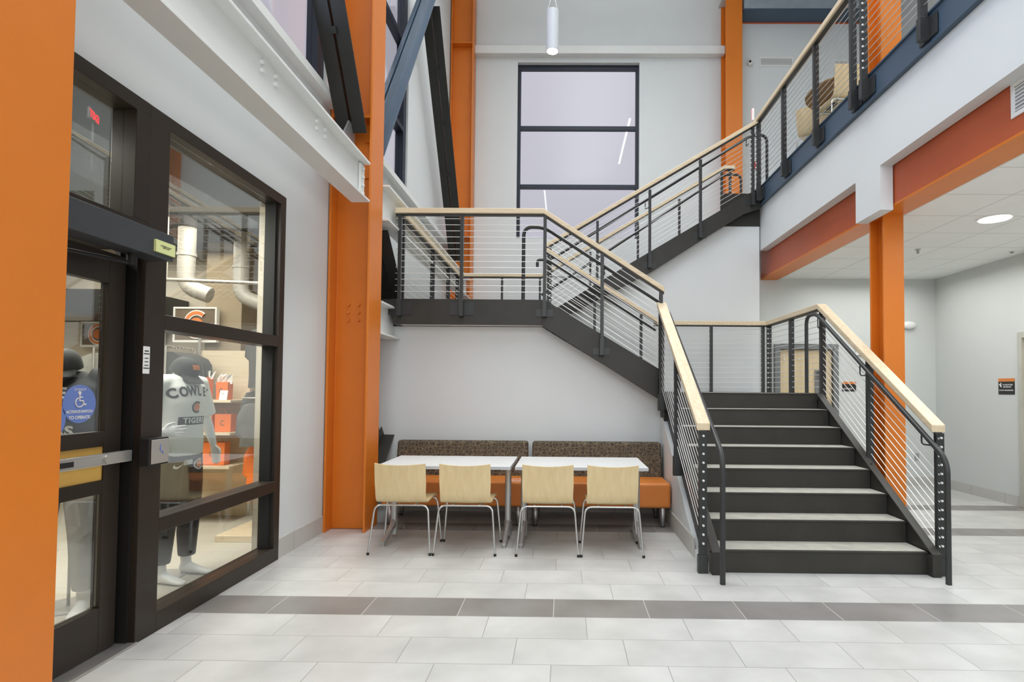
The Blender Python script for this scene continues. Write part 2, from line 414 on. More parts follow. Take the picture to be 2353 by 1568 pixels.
# left wall with storefront opening and upper windows
SF0, SF1, SFT = .6, 4.68, 3.055
wl = MB()
T0, T1 = XW - .16, XW
for y0, y1, z0, z1 in ((-5, SF0, 0, 4.34), (SF0, SF1, SFT, 4.34), (SF1, YB, 0, 4.34),
                       (-5, -1.5, 4.34, 10.2), (5.45, 5.95, 4.34, 10.2), (8.3, YB, 4.34, 10.2), (-1.5, 8.3, 9.0, 10.2)):
    wl.box(T0, T1, y0, y1, z0, z1)
struct('wall_left', wl, 'wall', 'white left wall above and beside the shopfront', 'wall')
struct('wall_far', MB().box(XW - .16, -1.04, YB, YB + .35, 0, 10.2).box(1.54, 6.9, YB, YB + .35, 0, 10.2)
       .box(-1.04, 1.54, YB, YB + .35, 0, 4.62).box(-1.04, 1.54, YB, YB + .35, 8.38, 10.2), 'wall', 'tall white far wall around the three pane window', 'wall')
struct('wall_back', MB().box(XW - .16, 6.9, -5.2, -5, 0, 10.2), 'wall', 'white wall behind the viewer', 'wall')
struct('wall_hall_right', MB().box(5.8, 6.0, -5, 6.13, 0, 3.24).box(5.8, 6.0, 7.15, 8.75, 0, 3.24).box(5.8, 6.0, 6.13, 7.15, 2.22, 3.24), 'wallhall', 'pale grey right wall of the ground floor hall', 'wall')
struct('wall_hall_far', MB().box(2.96, 3.28, 8.75, 8.9, 0, 3.3).box(4.27, 6.0, 8.75, 8.9, 0, 3.3).box(3.28, 4.27, 8.75, 8.9, 2.18, 3.3), 'wallhall', 'pale wall at the end of the ground floor hall', 'wall')
struct('wall_upper_right', MB().box(6.8, 6.9, -5, YB, 4.44, 10.2), 'wallhall', 'pale right wall of the upper floor', 'wall')
# wall below the third flight, sloped top behind its stringer
struct('wall_understair', MB().prism([(-.30, 0), (2.93, 0), (2.93, 3.93), (2.40, 3.93), (1.26, 3.24), (-.05, 2.52), (-.30, 2.40)], 1, 8.38, 8.48),
       'wall', 'white wall below the upper stair flight', 'wall')
struct('wall_niche', MB().prism([(XW, 0), (1.19, 0), (1.19, 1.30), (-.27, 2.183), (XW, 2.183)], 1, 6.62, 6.74), 'wall',
       'white wall behind the bench, under the landing', 'wall')
struct('wall_flight_side', MB().prism([(4.80, 0), (6.62, 0), (6.62, 1.12), (6.45, 1.12), (4.80, .03)], 0, 1.14, 1.184), 'wall',
       'white side wall enclosing the lower flight beside the bench', 'wall')
struct('ceiling', MB().box(XW - .16, 6.9, -5.2, YB + .35, 10.2, 10.4), 'wall', 'white ceiling of the atrium', 'ceiling')
struct('ceiling_hall', MB().box(3.10, 6.0, -5, 8.9, 3.22, 3.27), 'ceilgrid', 'white lay-in tile ceiling over the hall', 'ceiling')
struct('floor_upper', MB().box(2.97, 6.9, -5, YB, 4.22, 4.44), 'wallhall', 'upper floor slab seen at its edge', 'floor')
# white bulkhead along the balcony edge, stepped round the column head
fs = MB().box(2.95, 3.07, -5, 5.20, 3.57, 4.22).box(2.95, 3.07, 5.20, 5.64, 3.15, 4.22).box(2.95, 3.07, 5.64, 8.42, 3.57, 4.22)
struct('trim_1', fs, 'wall', 'white bulkhead running below the balcony edge', 'bulkhead')
struct('trim_2', MB().box(-2.0, 1.5, YB - .012, YB, 3.80, 3.822), 'greyp', 'thin horizontal reveal across the far wall', 'trim')
struct('ceiling_upper', MB().box(3.2, 6.9, -5, YB, 9.55, 9.6), 'wallhall', 'ceiling above the upper floor', 'ceiling')
# baseboards
struct('baseboard_left', MB().box(XW, XW + .012, SF1 + .01, 5.56, 0, .165), 'tilebase', 'grey tile base along the left wall', 'baseboard')
struct('baseboard_left_far', MB().box(XW, XW + .012, 5.95, 6.62, 0, .165), 'tilebase', 'grey tile base between the orange column and the bench wall', 'baseboard')
struct('baseboard_niche', MB().box(XW + .012, 1.126, 6.608, 6.62, 0, .165), 'tilebase', 'grey tile base behind the bench', 'baseboard')
struct('baseboard_flight', MB().box(1.128, 1.14, 4.86, 6.60, 0, .165), 'tilebase', 'grey tile base beside the bench under the flight', 'baseboard')
struct('baseboard_hall_far', MB().box(4.33, 5.79, 8.738, 8.75, 0, .13).box(2.97, 3.24, 8.738, 8.75, 0, .13), 'tilebase', 'grey tile base at the end of the hall', 'baseboard')
struct('baseboard_hall_right', MB().box(5.788, 5.80, 7.16, 8.738, 0, .13), 'tilebase', 'grey tile base along the hall right wall', 'baseboard')
# shop shell
struct('wall_shop', MB().box(-8.0, -4.15, 6.75, 6.9, 0, 4.2).box(-8.1, -8.0, .4, 6.9, 0, 4.2).box(-8.0, XW - .16, .3, .4, 0, 4.2)
       .box(-2.62, -2.56, 4.70, 4.84, 0, 4.2).box(-4.15, -2.56, 8.0, 8.1, 0, 4.2), 'shopwall', 'beige walls inside the shop', 'wall')
struct('wall_shop_pier', MB().box(-4.17, -3.75, 6.4, 8.0, 0, 4.2), 'shopbrown', 'pier in a shaded brown tone inside the shop', 'wall')
struct('wall_shop_lining', MB().box(-2.62, -2.56, 4.84, 8.0, 0, 4.2).box(-2.62, -2.56, .4, 4.7, 3.07, 4.2), 'shopwall', 'wall lining inside the shop beside the glass', 'wall')
struct('ceiling_shop', MB().box(-8.1, XW - .16, .3, 8.1, 3.12, 3.2), 'shopceil', 'dark open ceiling of the shop', 'ceiling')
struct('trim_3', MB().box(-8.0, -4.6, 5.9, 6.74, 2.22, 2.48), 'signblack', 'dark soffit band on the shop back wall', 'trim')

# ---- storefront: window_1 (fixed lights) and door_1
def wroot(name, label, cat):
    o = bpy.data.objects.new(name, None); COL.objects.link(o); return tag(o, label, cat, kind='structure')
FX0, FX1 = XW - .12, XW + .02
w1 = wroot('window_1', 'tall shopfront window in dark bronze frame showing the mannequins', 'window')
fr = MB()
fr.box(FX0, FX1, 3.275, 4.68, 0, .115)             # sill
fr.box(FX0, FX1, 3.275, 4.68, 2.975, 3.055)        # head
fr.box(FX0, FX1, 4.60, 4.68, .115, 2.975)          # right jamb
fr.box(FX0, FX1, 3.120, 3.285, 0, 3.055)           # mullion
fr.box(FX0, FX1, 3.285, 4.60, .575, .665)          # lower rail
fr.box(FX0, FX1, 3.285, 4.60, 1.775, 1.865)        # middle rail
fr.build('frame', 'bronze', w1, .004)
MB().box(FX0 + .02, FX1 - .035, 4.575, 4.601, .115, 2.975).box(FX0 + .02, FX1 - .035, 3.284, 3.296, .115, 2.975).build('gasket', 'gasket', w1)
for z0, z1 in ((.115, .575), (.665, 1.775), (1.865, 2.975)):
    MB().box(XW - .055, XW - .049, 3.285, 4.60, z0, z1).build('glass_pane', 'glass', w1)
tr = wroot('window_2', 'transom light above the shop door', 'window')
MB().box(FX0, FX1, SF0, 3.12, 2.975, 3.055).box(FX0, FX1, SF0, 3.12, 2.29, 2.37).box(FX0, FX1, SF0, SF0 + .08, 0, 3.055).box(FX0, FX1, 3.02, 3.121, 2.37, 2.976).build('frame', 'bronze', tr, .003)
MB().box(XW - .055, XW - .049, SF0 + .08, 3.02, 2.37, 2.975).build('glass_pane', 'glass', tr)
# door leaf, closed, set back in the frame
DX0, DX1 = XW - .115, XW - .065
d1 = wroot('door_1', 'dark bronze glazed shop door with push bar', 'door')
lf = MB()
Y0d, Y1d = 1.98, 3.085
lf.box(DX0, DX1, 2.975, Y1d, .02, 2.16).box(DX0, DX1, Y0d, Y0d + .11, .02, 2.16)
lf.box(DX0, DX1, Y0d + .11, 2.975, .02, .255).box(DX0, DX1, Y0d + .11, 2.975, 1.995, 2.16)
lf.box(DX0, DX1, Y0d + .11, 2.975, 1.115, 1.195).box(DX0, DX1, Y0d + .11, 2.975, .862, .935)
lf.build('leaf', 'bronze', d1, .003)
MB().box(DX0 + .01, DX1 - .01, Y0d + .11, 2.975, .935, 1.115).build('yellow_panel', 'yellowp', d1)  # opaque yellow stand-in for what shows in the middle glass
MB().box(DX0 + .02, DX1 - .02, Y0d + .11, 2.975, 1.195, 1.995).build('glass_pane', 'glass', d1)
MB().box(DX0 + .02, DX1 - .02, Y0d + .11, 2.975, .255, .862).build('glass_pane', 'glass', d1)
pb = MB().box(DX1 + .045, DX1 + .075, 1.95, 3.075, 1.025, 1.085).box(DX1, DX1 + .05, 3.045, 3.075, 1.03, 1.08).box(DX1, DX1 + .05, 1.99, 2.02, 1.03, 1.08).build('push_bar', 'steel', d1, .004)
MB().box(DX1 + .0755, DX1 + .079, 2.45, 2.86, 1.035, 1.075).build('dogging_strip', 'castalu', pb)
MB().box(DX1 + .079, DX1 + .081, 2.45, 2.70, 1.042, 1.068).build('touchpad', 'gasket', pb)
MB().cyl((DX1 + .075, 2.90, 1.055), (DX1 + .088, 2.90, 1.055), .022, 20).build('lock_cylinder', 'steel', pb)
MB().box(XW - .13, XW - .10, 3.085, 3.12, 0, 2.2).box(XW - .115, XW - .02, 3.105, 3.12, 0, 2.2).build('door_stop', 'gasket', d1)
MB().box(XW - .13, XW + .03, SF0 + .08, 3.13, 0, .012).build('threshold', 'steel', d1, .003)
# decals on the glass
def disc(c, r, ax, m, name, parent, t=.001, n=40):
    c = Vector(c); d = Vector((t, 0, 0)) if ax == 0 else Vector((0, t, 0))
    return MB().cyl(c, c + d, r, n).build(name, m, parent)
xg = DX1 - .0195
dd = disc((xg, 2.835, 1.345), .098, 0, 'blue', 'round_decal', d1)
YV, ZV = Vector((0, 1, 0)), Vector((0, 0, 1))
place_text('STANLEY', .017, 'letter', (xg + .002, 2.835, 1.418), YV, ZV, name='lettering').parent = dd
place_text('ACTIVATE SWITCH', .0195, 'letter', (xg + .002, 2.835, 1.305), YV, ZV, name='lettering', offset=.0005, spacing=.9).parent = dd
place_text('TO OPERATE', .023, 'letter', (xg + .002, 2.835, 1.275), YV, ZV, name='lettering', offset=.0005, spacing=.9).parent = dd
wc = MB()
def yz(pts, r=.004): wc.loft([(xg + .003, 2.835 + a, 1.365 + b) for a, b in pts], r, 6)
wc.cyl((xg + .001, 2.831, 1.402), (xg + .004, 2.831, 1.402), .009, 12)
yz([(-.004, .028), (-.004, -.004), (.016, -.004), (.026, -.026), (.034, -.022)])
yz([(-.004, .014), (.014, .014)], .003)
yz([(-.004 + .024 * math.cos(t), -.012 + .024 * math.sin(t)) for t in [R(a) for a in range(110, 360, 18)]], .003)
wc.build('wheelchair_symbol', 'letter', dd)
dd2 = disc((xg, 2.652, 1.27), .105, 0, 'blue', 'round_decal', d1)
place_text('SWITCH', .023, 'letter', (xg + .002, 2.652, 1.262), YV, ZV, offset=.0005).parent = dd2
place_text('OPERATE', .026, 'letter', (xg + .002, 2.652, 1.228), YV, ZV, offset=.0005).parent = dd2
# door operator box
op = thing('door_operator', 'long grey automatic door operator box over the shop door', 'door operator', (XW + .02, 2.2, 2.15))
def local(o, mbx, *a, **k):
    mm = Matrix.Translation(o.location) @ Matrix.Rotation(o.rotation_euler.z, 4, 'Z'); mm.invert()
    mbx.v = [mm @ v for v in mbx.v]; return mbx.build(*a, parent=o, **k)
local(op, MB().box(XW + .021, XW + .15, 2.18, 3.155, 2.152, 2.30), 'housing', 'alu', bevel=.004)
local(op, MB().box(XW + .16, XW + .163, 3.00, 3.15, 2.178, 2.245).box(XW + .1505, XW + .161, 3.0, 3.15, 2.178, 2.245), 'yellow_label', 'yellow')
local(op, MB().cyl((XW + .07, 2.95, 2.155), (XW + .07, 2.95, 2.09), .022).cyl((XW + .07, 2.95, 2.10), (XW - .05, 2.45, 2.09), .010), 'arm', 'gasket')
lt = place_text('AUTOMATIC DOOR\nKEEP CLEAR', .009, 'print_', (XW + .1645, 3.075, 2.213), YV, ZV); lt.data.transform(Matrix.Translation(-op.location)); lt.parent = op
# push plate switch
sw = thing('door_switch', 'square black box with brushed steel push plate on the mullion', 'door switch', (XW + .02, 3.2, .99))
local(sw, MB().box(XW + .021, XW + .085, 3.10, 3.255, .99, 1.145), 'switch_box', 'gasket', bevel=.006)
local(sw, MB().box(XW + .085, XW + .092, 3.11, 3.246, 1.0, 1.136), 'push_plate', 'steel', bevel=.003)
local(sw, MB().cyl((XW + .092, 3.178, 1.10), (XW + .0935, 3.178, 1.10), .006, 10).loft([(XW + .093, 3.176, 1.092), (XW + .093, 3.176, 1.07), (XW + .093, 3.19, 1.07), (XW + .093, 3.198, 1.052)], .003, 6), 'wheelchair_symbol', 'blue')
lb = thing('door_label', 'narrow white label strip on the bronze mullion', 'label', (XW + .021, 3.14, 1.50))
local(lb, MB().box(XW + .021, XW + .023, 3.115, 3.165, 1.51, 1.665), 'label_sheet', 'letter')
local(lb, MB().box(XW + .0232, XW + .0238, 3.118, 3.162, 1.62, 1.626).box(XW + .0232, XW + .0238, 3.118, 3.162, 1.538, 1.544).box(XW + .0232, XW + .0238, 3.125, 3.155, 1.635, 1.642)
      .box(XW + .0232, XW + .0238, 3.125, 3.155, 1.555, 1.560).box(XW + .0232, XW + .0238, 3.125, 3.155, 1.575, 1.580).box(XW + .0232, XW + .0238, 3.125, 3.155, 1.595, 1.600), 'print', 'print_')

# ---- upper windows on the left wall and the far window
def wall_window(name, label, y0, y1, z0, z1, bars, posts=()):
    o = wroot(name, label, 'window'); f = MB(); a, b, t = XW - .15, XW - .03, .06
    f.box(a, b, y0, y1, z0, z0 + t).box(a, b, y0, y1, z1 - t, z1)
    f.box(a, b, y0, y0 + t, z0 + t, z1 - t).box(a, b, y1 - .13, y1, z0 + t, z1 - t)
    for z in bars: f.box(a, b, y0 + t, y1 - .13, z - .035, z + .035)
    for y in posts: f.box(a, b, y - .035, y + .035, z0 + t, z1 - t)
    f.build('frame', 'winframe', o, .003)
    zs = [z0 + t] + [z + s for z in bars for s in (-.035, .035)] + [z1 - t]
    for i in range(0, len(zs), 2): MB().box(XW - .10, XW - .095, y0 + t, y1 - .13, zs[i], zs[i + 1]).build('glass_pane', 'winglass', o)
wall_window('window_3', 'large upper window with navy frame over the white beam', -1.5, 5.45, 4.34, 9.0, (6.62,), ())
wall_window('window_4', 'upper window with navy frame between the orange columns', 5.95, 8.3, 4.34, 9.0, (5.3, 6.62))
w5 = wroot('window_5', 'tall far window of three wide panes with navy frame', 'window')
f = MB(); a, b = YB + .10, YB + .20; t = .065
f.box(-1.04, 1.54, a, b, 4.62, 4.62 + .03).box(-1.04, 1.54, a, b, 8.29, 8.38).box(-1.04, -1.04 + t, a, b, 4.65, 8.29).box(1.54 - t, 1.54, a, b, 4.65, 8.29)
for z in (7.02, 5.76): f.box(-1.04 + t, 1.54 - t, a, b, z - .04, z + .04)
f.build('frame', 'winframe', w5, .003)
for z0, z1 in ((4.65, 5.72), (5.80, 6.98), (7.06, 8.29)): MB().box(-1.04 + t, 1.54 - t, a + .04, a + .046, z0, z1).build('glass_pane', 'winglass', w5)

# ---- doors of the hall
d2 = wroot('door_2', 'birch door with grey frame and narrow glass light at the end of the hall', 'door')
MB().box(3.28, 3.36, 8.70, 8.90, 0, 2.18).box(4.19, 4.27, 8.70, 8.90, 0, 2.18).box(3.36, 4.19, 8.70, 8.90, 2.10, 2.18).build('frame', 'doorframe', d2, .004)
MB().box(3.365, 3.94, 8.76, 8.80, .01, 2.095).box(4.05, 4.185, 8.76, 8.80, .01, 2.095).box(3.94, 4.05, 8.76, 8.80, .01, .95).box(3.94, 4.05, 8.76, 8.80, 1.76, 2.095).build('leaf', 'birchdoor', d2)
vl = MB().box(3.92, 3.945, 8.75, 8.81, .93, 1.78).box(4.045, 4.07, 8.75, 8.81, .93, 1.78).box(3.945, 4.045, 8.75, 8.81, .93, .955).box(3.945, 4.045, 8.75, 8.81, 1.755, 1.78).build('vision_light', 'doorframe', d2)
MB().box(3.945, 4.045, 8.778, 8.784, .955, 1.755).build('glass', 'winglass', vl)
MB().cyl((3.44, 8.76, 2.0), (3.44, 8.745, 2.0), .012).cyl((3.44, 8.76, 1.95), (3.44, 8.745, 1.95), .012).cyl((3.68, 8.76, 1.95), (3.68, 8.745, 1.95), .012).build('bumper', 'whitep', d2)
MB().box(3.5, 4.1, 8.9, 8.95, 0, 2.2).build('closet_backing', 'wallhall', d2)  # plain panel in hall paint behind the door glass
d3 = wroot('door_3', 'door with tan frame in the hall right wall at the photo edge', 'door')
MB().box(5.775, 6.0, 7.08, 7.15, 0, 2.22).box(5.775, 6.0, 6.13, 6.20, 0, 2.22).box(5.775, 6.0, 6.20, 7.08, 2.14, 2.22).build('frame', 'tanframe', d3, .004)
MB().box(5.86, 5.90, 6.205, 7.075, .01, 2.135).build('leaf', 'birchdoor', d3)

# ================================================================== STEEL FRAME
def I_prof(d, bf, tf, tw):
    return [(-bf/2, -d/2), (bf/2, -d/2), (bf/2, -d/2+tf), (tw/2, -d/2+tf), (tw/2, d/2-tf), (bf/2, d/2-tf), (bf/2, d/2), (-bf/2, d/2), (-bf/2, d/2-tf), (-tw/2, d/2-tf), (-tw/2, -d/2+tf), (-bf/2, -d/2+tf)]
def column(label, xc, yc, d, bf, z1, m='orange', stiff=(), bolts=(), web='x', plates=()):
    o = thing('steel_column', label, 'column', (xc, yc, 0))
    u, v = ((0, 1, 0), (1, 0, 0)) if web == 'x' else ((1, 0, 0), (0, 1, 0))
    MB().sweep(I_prof(d, bf, .022, .016), (0, 0, 0), (0, 0, z1), u, v).build('shaft', m, o, .003)
    for z in stiff: MB().box(-d/2+.02, d/2-.02, -bf/2+.01, bf/2-.01, z, z+.02).build('stiffener_plate', m, o)
    for z in plates: MB().box(d/2-.125, d/2-.03, -.030, -.010, z, z+.33).build('splice_plate', m, o, .002)
    for (x, z) in bolts: MB().cyl((x, -.008, z), (x, -.028, z), .017, 6).build('bolt', m, o)
    return o
B1 = [(-.06 + i*.105, z) for i in (0, 1) for z in (2.30, 2.22, 2.14)] + [(x, 3.44) for x in (-.03, .06)]
B1 += [(.12, z + dz) for z in (3.62, 4.02) for dz in (.05, .12, .19, .26)]
column('near orange steel column at the left edge of the view', -2.18, 1.985, .42, .37, 10.2)
column('bolted orange steel column between the shopfront and the bench', -2.18, 5.735, .42, .37, 10.2, stiff=(4.19,), bolts=[(x, z) for x, z in B1], plates=(3.62, 4.0))
column('distant orange steel column in the far left corner behind the landing', -2.15, 11.38, .46, .36, 10.2, stiff=(8.55, 4.55))
column('orange steel column on the far wall right of the window', 3.42, 11.40, .36, .34, 10.2, web='y')
column('orange steel column standing behind the right stair rail', 3.22, 5.58, .25, .20, 10.2, web='y')

def beamY(label, xc, y0, y1, z0, z1, bf, m, bolts=(), cat='beam'):
    o = thing('steel_beam', label, cat, (xc, y0, z0)); d = z1 - z0
    MB().sweep(I_prof(d, bf, .022, .014), (0, 0, d/2), (0, y1-y0, d/2), (1, 0, 0), (0, 0, 1)).build('beam_section', m, o, .002)
    for y in bolts:
        for dz in (.10, .19): MB().cyl((.006, y - y0, d*.5 + dz*.6), (.028, y - y0, d*.5 + dz*.6), .016, 10).build('bolt_head', m, o)
    return o
beamY('white steel beam running above the shopfront', -2.0, 2.18, 5.36, 3.25, 3.64, .18, 'white', (2.35, 3.55, 3.72, 4.35, 4.5))
beamY('white steel beam beyond the bolted column', -2.0, 5.94, 11.15, 3.25, 3.64, .18, 'white')
beamY('short white steel beam at landing height left of the bench', -2.05, 5.94, 6.60, 2.02, 2.38, .17, 'white')
cp = thing('connection_plate', 'white bolted end plate where the white beam meets the orange column', 'plate', (-1.99, 5.26, 3.28))
MB().box(0, .022, 0, .10, 0, .325).build('plate', 'white', cp, .002)
for k in range(4): MB().cyl((.022, .05, .04 + k*.08), (.040, .05, .04 + k*.08), .014, 8).build('bolt', 'white', cp)
struct('trim_4', MB().box(XW, XW + .10, -4.9, 5.54, 4.26, 4.34).box(XW, XW + .10, 5.95, 11.2, 4.26, 4.34), 'white', 'white sill ledge under the upper left windows', 'sill')
wb = thing('steel_beam', 'white beam across the far wall above the window', 'beam', (-1.95, YB - .16, 8.48))
MB().box(0, 5.25, 0, .16, 0, .17).build('beam_section', 'white', wb, .004)
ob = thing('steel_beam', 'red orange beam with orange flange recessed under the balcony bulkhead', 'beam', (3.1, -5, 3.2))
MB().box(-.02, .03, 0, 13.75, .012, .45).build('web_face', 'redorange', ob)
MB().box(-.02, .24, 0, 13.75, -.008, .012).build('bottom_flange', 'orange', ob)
db = thing('steel_beam', 'slate grey beam high on the upper floor against the far wall', 'beam', (3.62, 11.19, 9.24))
MB().box(0, 3.18, 0, .40, .03, .30).build('web_face', 'slateface', db, .003)
MB().box(0, 3.18, 0, .40, 0, .03).build('bottom_flange', 'navy', db)
MB().box(0, 3.18, .385, .41, -.02, 0).build('edge_strip', 'redorange', db)
vb = thing('steel_beam', 'slate blue channel beam along the balcony edge', 'beam', (2.90, -5, 4.22))
MB().prism([(0, 0), (.07, 0), (.07, .28), (0, .28), (0, .262), (.015, .262), (.015, .018), (0, .018)], 1, 0, 13.42).build('beam_section', 'navy', vb)
hb = thing('steel_beam', 'dark header beam at the head of the upper flight', 'beam', (2.35, 8.38, 3.935))
MB().box(0, .59, 0, .03, 0, .5).build('beam_section', 'dark', hb, .002)

def brace(label, p0, p1, m, xc=-2.15):
    """pair of angles back to back, lying in the column line"""
    p0 = Vector((xc, *p0)); p1 = Vector((xc, *p1)); o = thing('steel_brace', label, 'brace', p0)
    d = (p1 - p0); t = d.normalized(); u = Vector((1, 0, 0)); v = t.cross(u)
    if v.z > 0: v = -v            # outstanding side faces down
    for s_ in (-1, 1):
        pr = [(.012*s_, 0), (.145*s_, 0), (.145*s_, .014), (.026*s_, .014), (.026*s_, .14), (.012*s_, .14)]
        pr = [(a, -b) for a, b in pr]
        MB().sweep(pr, (0, 0, 0), d, u, v).build('angle_bar', m, o, .001)
    n = int(d.length / .9)
    for k in range(1, n + 1):
        c = d * (k / (n + 1)); MB().sweep([(-.03, -.01), (.03, -.01), (.03, .02), (-.03, .02)], c - t*.03, c + t*.03, u, v).build('spacer_plate', m, o)
    return o
brace('black steel brace rising left from the bolted column over the shopfront', (5.50, 4.0), (3.55, 6.95), 'black')
brace('slate blue steel brace rising from the bolted column to the apex', (6.05, 4.0), (8.42, 7.55), 'navy')
brace('black steel brace falling from the apex to the far left column', (8.55, 7.45), (10.95, 3.95), 'black')
brace('black steel brace running down from the bolted column behind the landing rail', (6.15, 3.20), (7.35, 2.02), 'black', -2.13)
brace('dark steel brace end emerging from the bench wall at left', (5.95, .30), (6.62, .88), 'dark', -2.16)
gp = thing('gusset_plate', 'small grey gusset plate at the foot of the black brace', 'plate', (-2.15, 5.28, 3.66))
MB().prism([(0, 0), (.27, 0), (.27, .42), (.12, .42), (0, .25)], 0, -.008, .008).build('plate', 'castalu', gp)

# ================================================================== STAIRS
RZ = .1775
F1Y = [4.47 + .273*k for k in range(8)]
st1 = thing('stair_flight', 'lower stair flight of eight steps rising away from the viewer', 'stair', (2.05, 4.4, 0))
def loc_(o, mbx, *a, **k): return local(o, mbx, *a, **k)
for x0, x1, mm_ in ((1.165, 1.235, 'dark'), (2.875, 2.945, 'dark')):
    loc_(st1, MB().prism([(4.49, .05), (4.49, .22), (6.38, 1.415), (6.49, 1.415), (6.49, 1.12), (4.80, .05)], 0, x0 + .02, x1 - .02)
         .prism([(4.40, 0), (4.40, .162), (4.50, .162), (4.50, 0)], 0, x0, x1)
         .prism([(4.40, .160), (4.40, .178), (6.38, 1.423), (6.50, 1.423), (6.50, 1.405), (6.385, 1.405)], 0, x0, x1), 'stringer', mm_, bevel=.002)
for k in range(8):
    y = F1Y[k]; z = RZ*k
    loc_(st1, MB().box(1.20, 2.88, y, y + .012, z + .0, z + RZ - .004).box(1.20, 2.88, y - .008, y + .02, z + RZ - .012, z + RZ), 'riser', 'dark', bevel=.002)
    if k < 7: loc_(st1, MB().box(1.21, 2.88, y + .02, y + .285, z + RZ - .045, z + RZ + .001), 'tread', 'conc')
ld1 = thing('stair_landing', 'lower stair landing at eye height above the first flight', 'landing', (2.07, 7.3, 1.3))
loc_(ld1, MB().box(1.20, 2.93, 6.401, 8.12, 1.35, 1.42), 'deck', 'conc')
loc_(ld1, MB().box(2.885, 2.945, 6.505, 8.16, 1.13, 1.425), 'edge_beam', 'dark', bevel=.002)
loc_(ld1, MB().box(1.20, 2.88, 8.10, 8.16, 1.13, 1.425), 'edge_beam', 'dark', bevel=.002)
loc_(ld1, MB().box(1.145, 1.20, 6.40, 6.46, 0, 1.32), 'support_post', 'dark', bevel=.002)
loc_(ld1, MB().box(1.14, 1.20, 6.46, 8.16, 1.13, 1.42), 'edge_beam', 'dark', bevel=.002)

st2 = thing('stair_flight', 'middle stair flight rising left from the lower landing to the upper landing', 'stair', (.45, 7.2, 1.42))
loc_(st2, MB().prism([(-.235, 2.475), (1.13, 1.66), (1.13, 1.31), (-.275, 2.182)], 1, 6.40, 6.44), 'stringer', 'dark', bevel=.002)
loc_(st2, MB().prism([(-.235, 2.475), (1.20, 1.60), (1.20, 1.27), (-.275, 2.182)], 1, 7.99, 8.03), 'stringer', 'dark', bevel=.002)
for k in range(6):
    x = 1.12 - .27*k; z = 1.42 + RZ*k
    loc_(st2, MB().box(x - .012, x, 6.44, 7.99, z, z + RZ), 'riser', 'dark')
    if k < 5: loc_(st2, MB().box(x - .285, x - .012, 6.44, 7.99, z + RZ - .045, z + RZ), 'tread', 'conc')
ld2 = thing('stair_landing', 'upper stair landing with dark edge beam left of the middle flight', 'landing', (-1.1, 8.0, 2.2))
loc_(ld2, MB().box(-1.94, -.235, 6.44, 9.95, 2.40, 2.48), 'deck', 'conc')
loc_(ld2, MB().box(-1.935, -.26, 6.445, 9.90, 2.19, 2.21), 'soffit', 'white')
loc_(ld2, MB().prism([(-1.99, 2.183), (-.276, 2.182), (-.236, 2.476), (-1.99, 2.478)], 1, 6.40, 6.44), 'edge_beam', 'dark')
loc_(ld2, MB().box(-1.99, -1.94, 6.44, 9.95, 2.185, 2.478), 'edge_beam', 'dark')
loc_(ld2, MB().box(-1.94, -.235, 9.91, 9.95, 2.185, 2.478), 'edge_beam', 'dark')
loc_(ld2, MB().box(-2.39, -1.99, 6.42, 6.55, 2.39, 2.475), 'edge_plate', 'dark')
st3 = thing('stair_flight', 'upper stair flight rising right from the upper landing to the balcony', 'stair', (1.3, 9.1, 2.48))
for y0 in (8.25, 9.89):
    loc_(st3, MB().prism([(-.25, 2.19), (-.25, 2.58), (1.0, 3.35), (2.05, 3.98), (2.86, 4.465), (2.90, 4.465), (2.90, 4.16), (2.66, 4.08), (2.37, 3.905), (1.257, 3.19), (-.05, 2.50), (-.2, 2.40)], 1, y0, y0 + .04), 'stringer', 'dark', bevel=.002)
for k in range(11):
    x = -.04 + .283*k; z = 2.48 + .178*k
    loc_(st3, MB().box(x, x + .012, 8.29, 9.89, z, z + .178), 'riser', 'dark')
    if k < 10: loc_(st3, MB().box(x + .012, x + .295, 8.29, 9.89, z + .133, z + .178), 'tread', 'conc')

